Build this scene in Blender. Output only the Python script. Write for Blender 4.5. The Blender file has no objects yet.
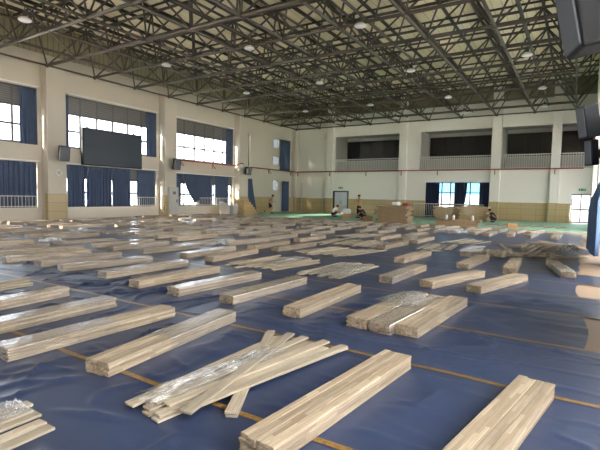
import bpy, bmesh, math, random
from mathutils import Vector, Matrix, noise, Quaternion
PI = math.pi
SC = bpy.context.scene
COL = SC.collection
RND = random.Random(7)

# ------------------------------------------------------------------ camera
F_PX, PITCH, ROLL, YAW, EYE = 441.66, 0.0654, 0.0203, 0.5577, 1.5607
cy, sy = math.cos(YAW), math.sin(YAW)
FW = Vector((-sy * math.cos(PITCH), cy * math.cos(PITCH), -math.sin(PITCH)))
R0 = Vector((cy, sy, 0)); U0 = R0.cross(FW)
RT = math.cos(ROLL) * R0 + math.sin(ROLL) * U0
UP = -math.sin(ROLL) * R0 + math.cos(ROLL) * U0
cam_d = bpy.data.cameras.new('camera'); cam = bpy.data.objects.new('camera', cam_d); COL.objects.link(cam)
m = Matrix((RT, UP, -FW)).transposed().to_4x4(); m.translation = Vector((0, 0, EYE))
cam.matrix_world = m
cam_d.sensor_width = 36; cam_d.lens = F_PX / 600 * 36; cam_d.clip_start = .05; cam_d.clip_end = 500
SC.camera = cam

def in_view(P, margin=30):
    d = Vector(P) - Vector((0, 0, EYE)); z = d.dot(FW)
    if z < .2: return False
    u = 300 + F_PX * d.dot(RT) / z; v = 225 - F_PX * d.dot(UP) / z
    return -margin < u < 600 + margin and -margin < v < 450 + margin

# ------------------------------------------------------------------ world, sun, exposure
W = bpy.data.worlds.new('world'); SC.world = W; W.use_nodes = True
bg = W.node_tree.nodes['Background']
bg.inputs[0].default_value = (.97, .98, 1.0, 1); bg.inputs[1].default_value = 12.0
sun_d = bpy.data.lights.new('sun', 'SUN'); sun_d.energy = 45; sun_d.angle = .01; sun_d.color = (1, .8, .55)
sun = bpy.data.objects.new('sun', sun_d); COL.objects.link(sun)
sun.rotation_mode = 'QUATERNION'
sun.rotation_quaternion = Vector((.5, .7, -.42)).to_track_quat('-Z', 'Y')
SC.view_settings.view_transform = 'Standard'; SC.view_settings.look = 'None'
SC.view_settings.exposure = 1.62; SC.view_settings.gamma = 1; SC.view_settings.use_curve_mapping = False
SC.cycles.max_bounces = 10; SC.cycles.diffuse_bounces = 7; SC.cycles.glossy_bounces = 4
SC.cycles.transparent_max_bounces = 16; SC.cycles.caustics_reflective = False; SC.cycles.caustics_refractive = False
SC.cycles.sample_clamp_indirect = 12

def portal(loc, rot, w, h):
    d = bpy.data.lights.new('window_light', 'AREA'); d.shape = 'RECTANGLE'; d.size = w; d.size_y = h
    d.cycles.is_portal = True
    o = bpy.data.objects.new('window_light', d); o.location = loc; o.rotation_euler = rot; COL.objects.link(o)

# ------------------------------------------------------------------ materials
def srgb(r, g, b):
    f = lambda c: (c / 255 / 12.92) if c / 255 <= .04045 else ((c / 255 + .055) / 1.055) ** 2.4
    return (f(r), f(g), f(b), 1)

class NT:
    def __init__(s, name):
        s.m = bpy.data.materials.new(name); s.m.use_nodes = True; s.t = s.m.node_tree; s.n = s.t.nodes
        s.bsdf = s.n['Principled BSDF']; s.out = s.n['Material Output']
    def add(s, typ, **kw):
        x = s.n.new(typ)
        for k, v in kw.items(): setattr(x, k, v)
        return x
    def link(s, a, b): s.t.links.new(a, b)

def mat(name, col, rough=.6, metal=0, vary=.06, scale=3.0, spec=.5, bump=0, bscale=60):
    t = NT(name); b = t.bsdf
    b.inputs['Roughness'].default_value = rough; b.inputs['Metallic'].default_value = metal
    b.inputs['Specular IOR Level'].default_value = spec
    tc = t.add('ShaderNodeTexCoord')
    nz = t.add('ShaderNodeTexNoise'); nz.inputs['Scale'].default_value = scale; nz.inputs['Detail'].default_value = 4
    t.link(tc.outputs['Object'], nz.inputs['Vector'])
    mx = t.add('ShaderNodeMix', data_type='RGBA')
    mx.inputs[6].default_value = tuple(c * (1 - vary) for c in col[:3]) + (1,)
    mx.inputs[7].default_value = tuple(min(1, c * (1 + vary)) for c in col[:3]) + (1,)
    t.link(nz.outputs['Fac'], mx.inputs[0]); t.link(mx.outputs[2], b.inputs['Base Color'])
    if bump:
        n2 = t.add('ShaderNodeTexNoise'); n2.inputs['Scale'].default_value = bscale; n2.inputs['Detail'].default_value = 3
        t.link(tc.outputs['Object'], n2.inputs['Vector'])
        bp = t.add('ShaderNodeBump'); bp.inputs['Strength'].default_value = bump; bp.inputs['Distance'].default_value = .02
        t.link(n2.outputs['Fac'], bp.inputs['Height']); t.link(bp.outputs[0], b.inputs['Normal'])
    return t.m

def wood_mat(name, c1, c2, c3, rough=.5):
    """finger-jointed staves running along local y"""
    t = NT(name); b = t.bsdf; b.inputs['Roughness'].default_value = rough
    tc = t.add('ShaderNodeTexCoord'); sp = t.add('ShaderNodeSeparateXYZ'); t.link(tc.outputs['Object'], sp.inputs[0])
    oi = t.add('ShaderNodeObjectInfo')
    off = t.add('ShaderNodeMath', operation='MULTIPLY_ADD'); off.inputs[1].default_value = 37.0
    t.link(oi.outputs['Random'], off.inputs[0]); t.link(sp.outputs['Y'], off.inputs[2])
    ad = t.add('ShaderNodeMath', operation='ADD'); t.link(sp.outputs['X'], ad.inputs[0]); t.link(sp.outputs['Z'], ad.inputs[1])
    cb = t.add('ShaderNodeCombineXYZ'); t.link(off.outputs[0], cb.inputs[0]); t.link(ad.outputs[0], cb.inputs[1])
    br = t.add('ShaderNodeTexBrick'); br.offset = .37
    br.inputs['Color1'].default_value = c1; br.inputs['Color2'].default_value = c2
    br.inputs['Mortar'].default_value = tuple(x * .55 for x in c2[:3]) + (1,)
    br.inputs['Scale'].default_value = 1; br.inputs['Mortar Size'].default_value = .0008
    br.inputs['Brick Width'].default_value = .33; br.inputs['Row Height'].default_value = .03
    t.link(cb.outputs[0], br.inputs['Vector'])
    mp = t.add('ShaderNodeMapping'); mp.inputs['Scale'].default_value = (3, 90, 90)
    t.link(cb.outputs[0], mp.inputs[0])
    nz = t.add('ShaderNodeTexNoise'); nz.inputs['Scale'].default_value = 1; nz.inputs['Detail'].default_value = 5
    t.link(mp.outputs[0], nz.inputs['Vector'])
    mx = t.add('ShaderNodeMix', data_type='RGBA'); mx.inputs[7].default_value = c3
    rm = t.add('ShaderNodeMapRange'); rm.inputs['From Min'].default_value = .35; rm.inputs['From Max'].default_value = .8; rm.inputs['To Max'].default_value = .65
    t.link(nz.outputs['Fac'], rm.inputs[0]); t.link(rm.outputs[0], mx.inputs[0]); t.link(br.outputs['Color'], mx.inputs[6])
    # knots
    vo = t.add('ShaderNodeTexVoronoi'); vo.inputs['Scale'].default_value = 1
    mp2 = t.add('ShaderNodeMapping'); mp2.inputs['Scale'].default_value = (2.2, 9, 9); t.link(cb.outputs[0], mp2.inputs[0]); t.link(mp2.outputs[0], vo.inputs['Vector'])
    kr = t.add('ShaderNodeMapRange'); kr.inputs['From Min'].default_value = .03; kr.inputs['From Max'].default_value = .07
    kr.inputs['To Min'].default_value = .45; kr.inputs['To Max'].default_value = 1
    t.link(vo.outputs['Distance'], kr.inputs[0])
    hs = t.add('ShaderNodeHueSaturation')
    rv = t.add('ShaderNodeMapRange'); rv.inputs['To Min'].default_value = .74; rv.inputs['To Max'].default_value = 1.12
    t.link(oi.outputs['Random'], rv.inputs[0])
    ml = t.add('ShaderNodeMath', operation='MULTIPLY'); t.link(rv.outputs[0], ml.inputs[0]); t.link(kr.outputs[0], ml.inputs[1])
    t.link(ml.outputs[0], hs.inputs['Value']); t.link(mx.outputs[2], hs.inputs['Color'])
    t.link(hs.outputs[0], b.inputs['Base Color'])
    return t.m

def film_mat(name, fac=.09, rough=.07, tint=(.97, .97, .98, 1), scale=11, bump=.35, dif=.1):
    t = NT(name); t.n.remove(t.bsdf)
    tr = t.add('ShaderNodeBsdfTransparent'); tr.inputs[0].default_value = tint
    gl = t.add('ShaderNodeBsdfGlossy'); gl.inputs['Roughness'].default_value = rough
    df = t.add('ShaderNodeBsdfDiffuse'); df.inputs[0].default_value = (.8, .8, .8, 1)
    tc = t.add('ShaderNodeTexCoord'); oi = t.add('ShaderNodeObjectInfo')
    va = t.add('ShaderNodeVectorMath', operation='ADD'); t.link(tc.outputs['Object'], va.inputs[0]); t.link(oi.outputs['Location'], va.inputs[1])
    nz = t.add('ShaderNodeTexNoise'); nz.inputs['Scale'].default_value = scale; nz.inputs['Detail'].default_value = 4; nz.inputs['Distortion'].default_value = 1.5
    t.link(va.outputs[0], nz.inputs['Vector'])
    bp = t.add('ShaderNodeBump'); bp.inputs['Strength'].default_value = bump; bp.inputs['Distance'].default_value = .02
    t.link(nz.outputs['Fac'], bp.inputs['Height']); t.link(bp.outputs[0], gl.inputs['Normal'])
    n2 = t.add('ShaderNodeTexNoise'); n2.inputs['Scale'].default_value = 9; t.link(va.outputs[0], n2.inputs['Vector'])
    mr = t.add('ShaderNodeMapRange'); mr.inputs['From Min'].default_value = .4; mr.inputs['From Max'].default_value = .7
    mr.inputs['To Min'].default_value = fac * .35; mr.inputs['To Max'].default_value = fac * 1.6
    t.link(n2.outputs['Fac'], mr.inputs[0])
    m1 = t.add('ShaderNodeMixShader'); m1.inputs[0].default_value = dif; t.link(gl.outputs[0], m1.inputs[1]); t.link(df.outputs[0], m1.inputs[2])
    lw = t.add('ShaderNodeLayerWeight'); lw.inputs['Blend'].default_value = .5
    pw = t.add('ShaderNodeMath', operation='POWER'); pw.inputs[1].default_value = 2.2; t.link(lw.outputs['Facing'], pw.inputs[0])
    fa = t.add('ShaderNodeMath', operation='MULTIPLY_ADD'); fa.inputs[1].default_value = .65; fa.use_clamp = True
    t.link(pw.outputs[0], fa.inputs[0]); t.link(mr.outputs[0], fa.inputs[2])
    m2 = t.add('ShaderNodeMixShader'); t.link(fa.outputs[0], m2.inputs[0]); t.link(tr.outputs[0], m2.inputs[1]); t.link(m1.outputs[0], m2.inputs[2])
    t.link(m2.outputs[0], t.out.inputs[0])
    return t.m

def glass_mat(name, tint):
    t = NT(name); t.n.remove(t.bsdf)
    tr = t.add('ShaderNodeBsdfTransparent'); tr.inputs[0].default_value = tint
    gl = t.add('ShaderNodeBsdfGlossy'); gl.inputs['Roughness'].default_value = .05
    m2 = t.add('ShaderNodeMixShader'); m2.inputs[0].default_value = .07
    t.link(tr.outputs[0], m2.inputs[1]); t.link(gl.outputs[0], m2.inputs[2]); t.link(m2.outputs[0], t.out.inputs[0])
    return t.m

def tile_mat(name, c1, c2, grout, w, h):
    t = NT(name); b = t.bsdf; b.inputs['Roughness'].default_value = .35
    tc = t.add('ShaderNodeTexCoord'); sp = t.add('ShaderNodeSeparateXYZ'); t.link(tc.outputs['Object'], sp.inputs[0])
    ad = t.add('ShaderNodeMath', operation='ADD'); t.link(sp.outputs['X'], ad.inputs[0]); t.link(sp.outputs['Y'], ad.inputs[1])
    cb = t.add('ShaderNodeCombineXYZ'); t.link(ad.outputs[0], cb.inputs[0]); t.link(sp.outputs['Z'], cb.inputs[1])
    br = t.add('ShaderNodeTexBrick'); br.offset = 0
    br.inputs['Color1'].default_value = c1; br.inputs['Color2'].default_value = c2; br.inputs['Mortar'].default_value = grout
    br.inputs['Scale'].default_value = 1; br.inputs['Mortar Size'].default_value = .012
    br.inputs['Brick Width'].default_value = w; br.inputs['Row Height'].default_value = h
    t.link(cb.outputs[0], br.inputs['Vector']); t.link(br.outputs['Color'], b.inputs['Base Color'])
    return t.m

def stripe_mat(name, c1, c2, axis, period, rough=.5, duty=.15, metal=0):
    """ribs or slats: fine repeated lines along one object axis"""
    t = NT(name); b = t.bsdf; b.inputs['Roughness'].default_value = rough; b.inputs['Metallic'].default_value = metal
    tc = t.add('ShaderNodeTexCoord'); sp = t.add('ShaderNodeSeparateXYZ'); t.link(tc.outputs['Object'], sp.inputs[0])
    dv = t.add('ShaderNodeMath', operation='DIVIDE'); dv.inputs[1].default_value = period; t.link(sp.outputs[axis], dv.inputs[0])
    fr = t.add('ShaderNodeMath', operation='FRACT'); t.link(dv.outputs[0], fr.inputs[0])
    lt = t.add('ShaderNodeMath', operation='LESS_THAN'); lt.inputs[1].default_value = duty; t.link(fr.outputs[0], lt.inputs[0])
    nz = t.add('ShaderNodeTexNoise'); nz.inputs['Scale'].default_value = .8; t.link(tc.outputs['Object'], nz.inputs['Vector'])
    m0 = t.add('ShaderNodeMix', data_type='RGBA'); m0.inputs[6].default_value = tuple(c * .9 for c in c1[:3]) + (1,); m0.inputs[7].default_value = tuple(c * 1.1 for c in c1[:3]) + (1,)
    t.link(nz.outputs['Fac'], m0.inputs[0])
    mx = t.add('ShaderNodeMix', data_type='RGBA'); mx.inputs[7].default_value = c2
    t.link(lt.outputs[0], mx.inputs[0]); t.link(m0.outputs[2], mx.inputs[6]); t.link(mx.outputs[2], b.inputs['Base Color'])
    return t.m

M = {}
M['wall'] = mat('wall_paint', srgb(232, 229, 221), .75, vary=.02, scale=.6)
M['wall_backlit'] = mat('backlit_cream_paint', srgb(206, 200, 187), .75, vary=.02, scale=.6)  # wall paint darkened in colour, standing for shade on the backlit side
M['tile'] = tile_mat('wainscot_tile', srgb(190, 170, 128), srgb(184, 164, 122), srgb(156, 137, 100), 1.0, .47)
M['roof'] = stripe_mat('roof_sheet', srgb(248, 240, 206), srgb(220, 212, 178), 'X', .42, .6, .12)
M['fascia'] = stripe_mat('fascia_sheet', srgb(160, 156, 126), srgb(126, 123, 98), 'Y', .3, .6, .2)
M['steel'] = mat('dark_grey_steel', srgb(78, 73, 64), .5, .2, vary=.12, scale=2)
M['steel_big'] = mat('grey_painted_tube', srgb(84, 78, 69), .45, .2, vary=.1, scale=2)
M['purlin'] = mat('dark_purlin', srgb(62, 58, 50), .6, .2)
M['green'] = mat('green_sports_floor', srgb(136, 182, 156), .5, vary=.1, scale=1.2)
M['floor'] = mat('bare_tan_subfloor', srgb(158, 134, 112), .55, vary=.1, scale=2.5)
M['concrete'] = mat('outside_concrete', srgb(232, 230, 224), .9)
M['curtain'] = mat('navy_curtain_cloth', srgb(80, 94, 120), .85, vary=.12, scale=4, spec=.2, bump=.2, bscale=90)
M['curtain_blue'] = mat('blue_curtain_cloth', srgb(80, 102, 132), .85, vary=.12, scale=4, spec=.2)
M['curtain_dark'] = mat('dark_navy_curtain', srgb(34, 42, 62), .85, vary=.12, scale=4, spec=.2)
M['frame_white'] = mat('grey_window_frame', srgb(96, 98, 100), .4)
M['frame_dark'] = mat('dark_door_frame', srgb(48, 44, 40), .5)
M['louvre'] = stripe_mat('grey_louvre', srgb(122, 122, 122), srgb(84, 84, 86), 'Z', .11, .5, .25)
M['glass'] = glass_mat('dusty_glass', (.5, .52, .54, 1))
M['glass_clear'] = glass_mat('clear_glass', (.68, .68, .67, 1))
M['glass_dim'] = glass_mat('dim_glass', (.26, .27, .27, 1))
M['glass_hazy'] = glass_mat('hazy_glass', (.4, .4, .4, 1))
M['glass_faint'] = glass_mat('faint_glass', (.11, .115, .12, 1))
M['wall_gallery'] = mat('shaded_gallery_paint', srgb(182, 180, 174), .8, vary=.02)  # pale walls greyed: the shade of the recess is in this colour
M['glass_blue'] = glass_mat('blue_tinted_glass', (.15, .23, .28, 1))
M['dark_glass'] = mat('dark_window', srgb(40, 38, 36), .25, vary=.3, scale=1.5)
M['rail'] = mat('light_grey_railing', srgb(214, 212, 206), .4)
M['red'] = mat('red_paint', srgb(150, 62, 48), .5)
M['black'] = mat('black_plastic', srgb(16, 18, 22), .6, vary=.15, spec=.3)
M['grille'] = mat('lit_speaker_grille', srgb(92, 98, 106), .5, vary=.1, scale=30)  # colour lightened to carry window light reflected off the grille
M['screen'] = mat('dark_led_panel', srgb(48, 60, 74), .4, vary=.08, scale=1)
M['cabinet'] = mat('grey_steel_cabinet', srgb(196, 194, 188), .5)
M['silver'] = mat('brushed_steel_door', srgb(205, 212, 220), .3, .5)
M['sign'] = mat('green_exit_sign', srgb(30, 140, 84), .4)
M['sign_white'] = mat('white_pictogram', srgb(235, 240, 235), .5)
M['white'] = mat('white_plastic', srgb(238, 238, 236), .5)
M['tape'] = None
M['wood'] = wood_mat('pale_staved_wood', srgb(194, 176, 152), srgb(154, 136, 114), srgb(114, 98, 80))
M['wood_plain'] = wood_mat('plain_board_wood', srgb(192, 180, 160), srgb(174, 160, 140), srgb(136, 121, 103))
M['ply'] = stripe_mat('brown_fibreboard', srgb(156, 132, 100), srgb(108, 88, 66), 'Z', .035, .7, .3)
M['film'] = film_mat('clear_plastic_film')
M['film_crinkle'] = film_mat('crinkled_clear_film', .2, .09, bump=.6, dif=.15)
M['film_white'] = film_mat('crumpled_white_film', .3, .12, bump=.6, dif=.6)
M['skin'] = mat('skin', srgb(190, 140, 108), .55)
M['hair'] = mat('black_hair', srgb(22, 18, 16), .6)
M['cloth_black'] = mat('black_cloth', srgb(28, 28, 32), .85)
M['cloth_white'] = mat('white_cloth', srgb(225, 222, 216), .85)
M['cloth_grey'] = mat('dark_blue_cloth', srgb(52, 54, 66), .85)
M['eye'] = mat('eye', srgb(20, 16, 14), .3)
M['timber'] = wood_mat('sunlit_yellow_timber', srgb(228, 194, 142), srgb(212, 176, 126), srgb(190, 152, 104))  # yellowish wood, colour brightened so the stack looks sunlit
M['ply_light'] = stripe_mat('pale_fibreboard', srgb(190, 164, 126), srgb(146, 122, 92), 'Z', .035, .7, .3)
M['carton'] = mat('carton', srgb(176, 130, 88), .75)
M['lamp_metal'] = mat('lamp_reflector', srgb(215, 214, 210), .35, .3)
t = NT('lamp_lens'); t.bsdf.inputs['Base Color'].default_value = (.72, .72, .74, 1); t.bsdf.inputs['Roughness'].default_value = .3
t.bsdf.inputs['Emission Color'].default_value = (1, .98, .96, 1); t.bsdf.inputs['Emission Strength'].default_value = .03
M['lamp_lens'] = t.m

def tarp_mat():
    t = NT('blue_tarpaulin'); b = t.bsdf
    b.inputs['Roughness'].default_value = .36; b.inputs['Specular IOR Level'].default_value = .5
    tc = t.add('ShaderNodeTexCoord')
    nz = t.add('ShaderNodeTexNoise'); nz.inputs['Scale'].default_value = .9; nz.inputs['Detail'].default_value = 5
    t.link(tc.outputs['Object'], nz.inputs['Vector'])
    mx = t.add('ShaderNodeMix', data_type='RGBA'); mx.inputs[6].default_value = srgb(44, 53, 76); mx.inputs[7].default_value = srgb(53, 66, 98)
    t.link(nz.outputs['Fac'], mx.inputs[0]); t.link(mx.outputs[2], b.inputs['Base Color'])
    mp = t.add('ShaderNodeMapping'); mp.inputs['Scale'].default_value = (1.0, 2.2, 1); mp.inputs['Rotation'].default_value = (0, 0, .45)
    t.link(tc.outputs['Object'], mp.inputs[0])
    n2 = t.add('ShaderNodeTexNoise'); n2.inputs['Scale'].default_value = 1.6; n2.inputs['Detail'].default_value = 3; n2.inputs['Distortion'].default_value = .7
    t.link(mp.outputs[0], n2.inputs['Vector'])
    bp = t.add('ShaderNodeBump'); bp.inputs['Strength'].default_value = .12; bp.inputs['Distance'].default_value = .05
    t.link(n2.outputs['Fac'], bp.inputs['Height']); t.link(bp.outputs[0], b.inputs['Normal'])
    return t.m
M['tarp'] = tarp_mat()

def tape_mat():
    t = NT('printed_yellow_tape'); b = t.bsdf; b.inputs['Roughness'].default_value = .3
    tc = t.add('ShaderNodeTexCoord'); mp = t.add('ShaderNodeMapping'); mp.inputs['Scale'].default_value = (22, 60, 1)
    t.link(tc.outputs['Object'], mp.inputs[0])
    vo = t.add('ShaderNodeTexVoronoi'); vo.inputs['Scale'].default_value = 1; t.link(mp.outputs[0], vo.inputs['Vector'])
    mr = t.add('ShaderNodeMapRange'); mr.inputs['From Min'].default_value = .25; mr.inputs['From Max'].default_value = .4
    t.link(vo.outputs['Distance'], mr.inputs[0])
    mx = t.add('ShaderNodeMix', data_type='RGBA'); mx.inputs[6].default_value = srgb(92, 68, 38); mx.inputs[7].default_value = srgb(138, 104, 54)
    t.link(mr.outputs[0], mx.inputs[0]); t.link(mx.outputs[2], b.inputs['Base Color'])
    return t.m
M['tape'] = tape_mat()

# ------------------------------------------------------------------ mesh helpers
class MB:
    def __init__(s): s.v = []; s.f = []
    def _add(s, vs, fs):
        n = len(s.v); s.v += [tuple(x) for x in vs]; s.f += [tuple(i + n for i in f) for f in fs]
        return s
    def box(s, x0, x1, y0, y1, z0, z1, mx=None):
        vs = [Vector((x, y, z)) for z in (z0, z1) for (x, y) in ((x0, y0), (x1, y0), (x1, y1), (x0, y1))]
        if mx is not None: vs = [mx @ q for q in vs]
        return s._add(vs, [(3, 2, 1, 0), (4, 5, 6, 7), (0, 1, 5, 4), (1, 2, 6, 5), (2, 3, 7, 6), (3, 0, 4, 7)])
    def bevbox(s, x0, x1, y0, y1, z0, z1, b, mx=None):
        bm = bmesh.new(); bmesh.ops.create_cube(bm, size=1)
        for q in bm.verts: q.co = Vector((x0 + (q.co.x + .5) * (x1 - x0), y0 + (q.co.y + .5) * (y1 - y0), z0 + (q.co.z + .5) * (z1 - z0)))
        bmesh.ops.bevel(bm, geom=bm.edges[:], offset=b, segments=2, affect='EDGES', profile=.5)
        bm.verts.index_update()
        vs = [mx @ q.co if mx is not None else q.co.copy() for q in bm.verts]
        s._add(vs, [[q.index for q in f.verts] for f in bm.faces]); bm.free(); return s
    def tube(s, a, b, r, n=6, r2=None, caps=True):
        a = Vector(a); b = Vector(b); d = (b - a).normalized(); r2 = r if r2 is None else r2
        u = d.orthogonal().normalized(); w = d.cross(u)
        vs = []
        for p, rr in ((a, r), (b, r2)):
            vs += [p + rr * (math.cos(2 * PI * k / n) * u + math.sin(2 * PI * k / n) * w) for k in range(n)]
        fs = [(k, (k + 1) % n, n + (k + 1) % n, n + k) for k in range(n)]
        if caps: fs += [tuple(reversed(range(n))), tuple(range(n, 2 * n))]
        return s._add(vs, fs)
    def path(s, pts, r, n=6):
        for a, b in zip(pts, pts[1:]): s.tube(a, b, r, n)
        return s
    def lathe(s, c, prof, n=16):
        vs = []; fs = []
        for (r, z) in prof: vs += [(c[0] + r * math.cos(2 * PI * k / n), c[1] + r * math.sin(2 * PI * k / n), c[2] + z) for k in range(n)]
        for i in range(len(prof) - 1):
            for k in range(n): fs.append((i * n + k, i * n + (k + 1) % n, (i + 1) * n + (k + 1) % n, (i + 1) * n + k))
        fs += [tuple(reversed(range(n))), tuple(range((len(prof) - 1) * n, len(prof) * n))]
        return s._add(vs, fs)
    def ball(s, c, r, n=8, m=5, sc=(1, 1, 1)):
        prof = []
        vs = []; fs = []
        for i in range(m + 1):
            th = PI * i / m
            for k in range(n):
                vs.append((c[0] + sc[0] * r * math.sin(th) * math.cos(2 * PI * k / n), c[1] + sc[1] * r * math.sin(th) * math.sin(2 * PI * k / n), c[2] + sc[2] * r * math.cos(th)))
        for i in range(m):
            for k in range(n): fs.append((i * n + k, (i + 1) * n + k, (i + 1) * n + (k + 1) % n, i * n + (k + 1) % n))
        return s._add(vs, fs)
    def grid(s, nu, nv, fn):
        vs = [fn(i / nu, j / nv) for j in range(nv + 1) for i in range(nu + 1)]
        fs = [(j * (nu + 1) + i, j * (nu + 1) + i + 1, (j + 1) * (nu + 1) + i + 1, (j + 1) * (nu + 1) + i) for j in range(nv) for i in range(nu)]
        return s._add(vs, fs)
    def mesh(s, name, m, smooth=False):
        me = bpy.data.meshes.new(name); me.from_pydata(s.v, [], s.f); me.materials.append(m); me.update()
        if smooth:
            for p in me.polygons: p.use_smooth = True
        return me
    def build(s, name, m, parent=None, smooth=False):
        return link(name, s.mesh(name, m, smooth), parent)

def link(name, me, parent=None):
    o = bpy.data.objects.new(name, me); COL.objects.link(o)
    if parent is not None: o.parent = parent
    return o
def tag(o, label, cat, group=None, kind=None):
    o['label'] = label; o['category'] = cat
    if group: o['group'] = group
    if kind: o['kind'] = kind
    return o
def thing(name, label, cat, loc=(0, 0, 0), rz=0, group=None, kind=None):
    o = bpy.data.objects.new(name, None); COL.objects.link(o); o.location = loc; o.rotation_euler = (0, 0, rz); o.empty_display_size = .1
    return tag(o, label, cat, group, kind)
def struct(o, label, cat): return tag(o, label, cat, None, 'structure')

def holes(mb, axis, c0, c1, a0, a1, z0, z1, hs):
    """wall slab between c0..c1 on the other axis, spanning a0..a1 and z0..z1 with rectangular holes"""
    A = sorted({a0, a1, *[min(max(h[i], a0), a1) for h in hs for i in (0, 1)]})
    Z = sorted({z0, z1, *[min(max(h[i], z0), z1) for h in hs for i in (2, 3)]})
    for i in range(len(A) - 1):
        run = None
        for j in range(len(Z) - 1):
            ca, cz = (A[i] + A[i + 1]) / 2, (Z[j] + Z[j + 1]) / 2
            solid = not any(h[0] < ca < h[1] and h[2] < cz < h[3] for h in hs)
            if solid: run = [run[0], Z[j + 1]] if run else [Z[j], Z[j + 1]]
            if run and (not solid or j == len(Z) - 2):
                if axis == 'y': mb.box(c0, c1, A[i], A[i + 1], *run)
                else: mb.box(A[i], A[i + 1], c0, c1, *run)
                run = None
    return mb

# ------------------------------------------------------------------ the hall
XL, XF, XR, YB = -24.4, -23.8, 1.25, 37.6       # left wall, pillar fronts, right wall, back wall
BAYS = [(-9.7, -3.2), (-1.8, 4.7), (6.1, 12.6), (14.0, 20.45), (22.0, 28.35)]
PIL = [(-2.9, -1.9), (4.95, 5.98), (12.84, 13.87), (20.70, 21.73), (28.55, 29.67)]
ZT = 10.45

struct(MB().box(-24.7, 1.6, -11, 41.3, -.15, -.012).build('floor', M['floor']), 'bare tan subfloor of the sports hall', 'floor')
struct(MB().box(-23.9, 1.0, 26.6, 37.3, -.012, .006).build('floor', M['green']), 'pale green sports flooring along the back wall', 'floor')
struct(MB().box(-140, 120, -120, 160, -.6, -.2).build('ground', M['concrete']), 'pale concrete ground outside the hall', 'ground')

# left wall
hl = []
for a, b in BAYS: hl += [(a, b, .66, 3.07), (a, b, 4.0, 6.93)]
hl += [(34.1, 36.9, 4.0, 6.93), (34.1, 36.6, .05, 3.0), (29.95, 30.75, 4.0, 6.93), (29.9, 31.0, .05, 3.0)]
struct(holes(MB(), 'y', XL - .3, XL, -10.6, 38, -.15, ZT, hl).build('wall_left', M['wall_backlit']), 'cream left wall with tall windows', 'wall')
hr = []
for a, b in BAYS + [(30.2, 36.6)]: hr += [(a, b, .66, 3.07), (a, b, 4.0, 6.93)]
struct(holes(MB(), 'y', XR, XR + .3, -10.6, 38, -.15, ZT, hr).build('wall_right', M['wall']), 'white right wall beside the camera', 'wall')
struct(MB().box(-24.7, 1.6, -10.9, -10.6, -.15, ZT).build('wall_front', M['wall']), 'white end wall behind the camera', 'wall')
# back wall with door, glazed opening, gallery openings
DA = (-19.80, -18.16, 0, 2.1); DB = (-10.95, -5.87, 0, 2.95); DD = (-.36, .88, 0, 2.1)
GAL = [(-19.75, -13.3), (-11.54, -5.85), (-5.15, -1.75), (-1.15, 1.25)]
hb = [DA, DB, DD] + [(a, b, 3.98, 7.2) for a, b in GAL]
struct(holes(MB(), 'x', YB, YB + .25, -24.7, 1.6, -.15, ZT, hb).build('wall_back', M['wall']), 'white back wall with gallery openings', 'wall')
# gallery behind
g = MB().box(-20.5, 1.6, YB + .25, 40.4, 3.72, 3.95).box(-20.5, 1.6, YB + .25, 40.4, 7.32, 7.5)
for a, b in ((-20.4, -19.75), (-13.3, -11.54), (-5.85, -5.15), (1.25, 1.6)): g.box(a, b, YB + .25, 40.4, 3.95, 7.32)
g.box(-20.4, 1.6, 40.2, 40.45, 3.95, 7.32)
struct(g.build('wall_gallery', M['wall_gallery']), 'white gallery recess above the back wall', 'wall')
wn = [0]
def win_root(label, loc=(0, 0, 0)):
    wn[0] += 1
    return thing(f'window_{wn[0]}', label, 'window', loc, kind='structure')
for (a, b), lab in zip([(-19.6, -13.4), (-11.4, -5.95), (-5.05, 1.2)],
        ['dark gallery window nearest the left window wall', 'dark gallery window above the curtained glass doors', 'dark gallery window nearest the right wall']):
    w = win_root(lab)
    MB().box(a + .05, b, 40.13, 40.17, 5.2, 6.93).build('pane', M['dark_glass'], w)
    f = MB(); n = max(2, round((b - a) / 1.35))
    for k in range(n + 1): x = a + .04 + (b - a - .08) * k / n; f.box(x - .04, x + .04, 40.08, 40.19, 5.17, 6.96)
    f.box(a, b, 40.08, 40.19, 6.93, 6.99).box(a, b, 40.08, 40.19, 5.13, 5.2)
    f.build('window_frame', M['black'], w)
# roof
struct(MB().box(-25, 1.8, -11.2, 41.5, ZT, ZT + .2).build('ceiling', M['roof']), 'olive profiled sheet roof', 'ceiling')
struct(MB().box(XL, XL + .06, -10.6, YB, 8.8, ZT).build('trim_1', M['fascia']), 'olive sheet band above the left windows', 'trim')
struct(MB().box(XL, XR, YB - .06, YB, 9.15, ZT).build('trim_2', M['fascia']), 'olive sheet band above the gallery wall', 'trim')
# tiled wainscots
struct(holes(MB(), 'x', YB - .03, YB + .0, -24.4, 1.25, -.012, 1.4, [DA, DB, DD]).build('trim_3', M['tile']), 'tan tiled wainscot of the back wall', 'wainscot')
struct(holes(MB(), 'y', XL - .0, XL + .03, 29.67, 37.57, -.012, 1.42, hl).build('trim_4', M['tile']), 'tan tiled wainscot of the left wall', 'wainscot')

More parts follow.
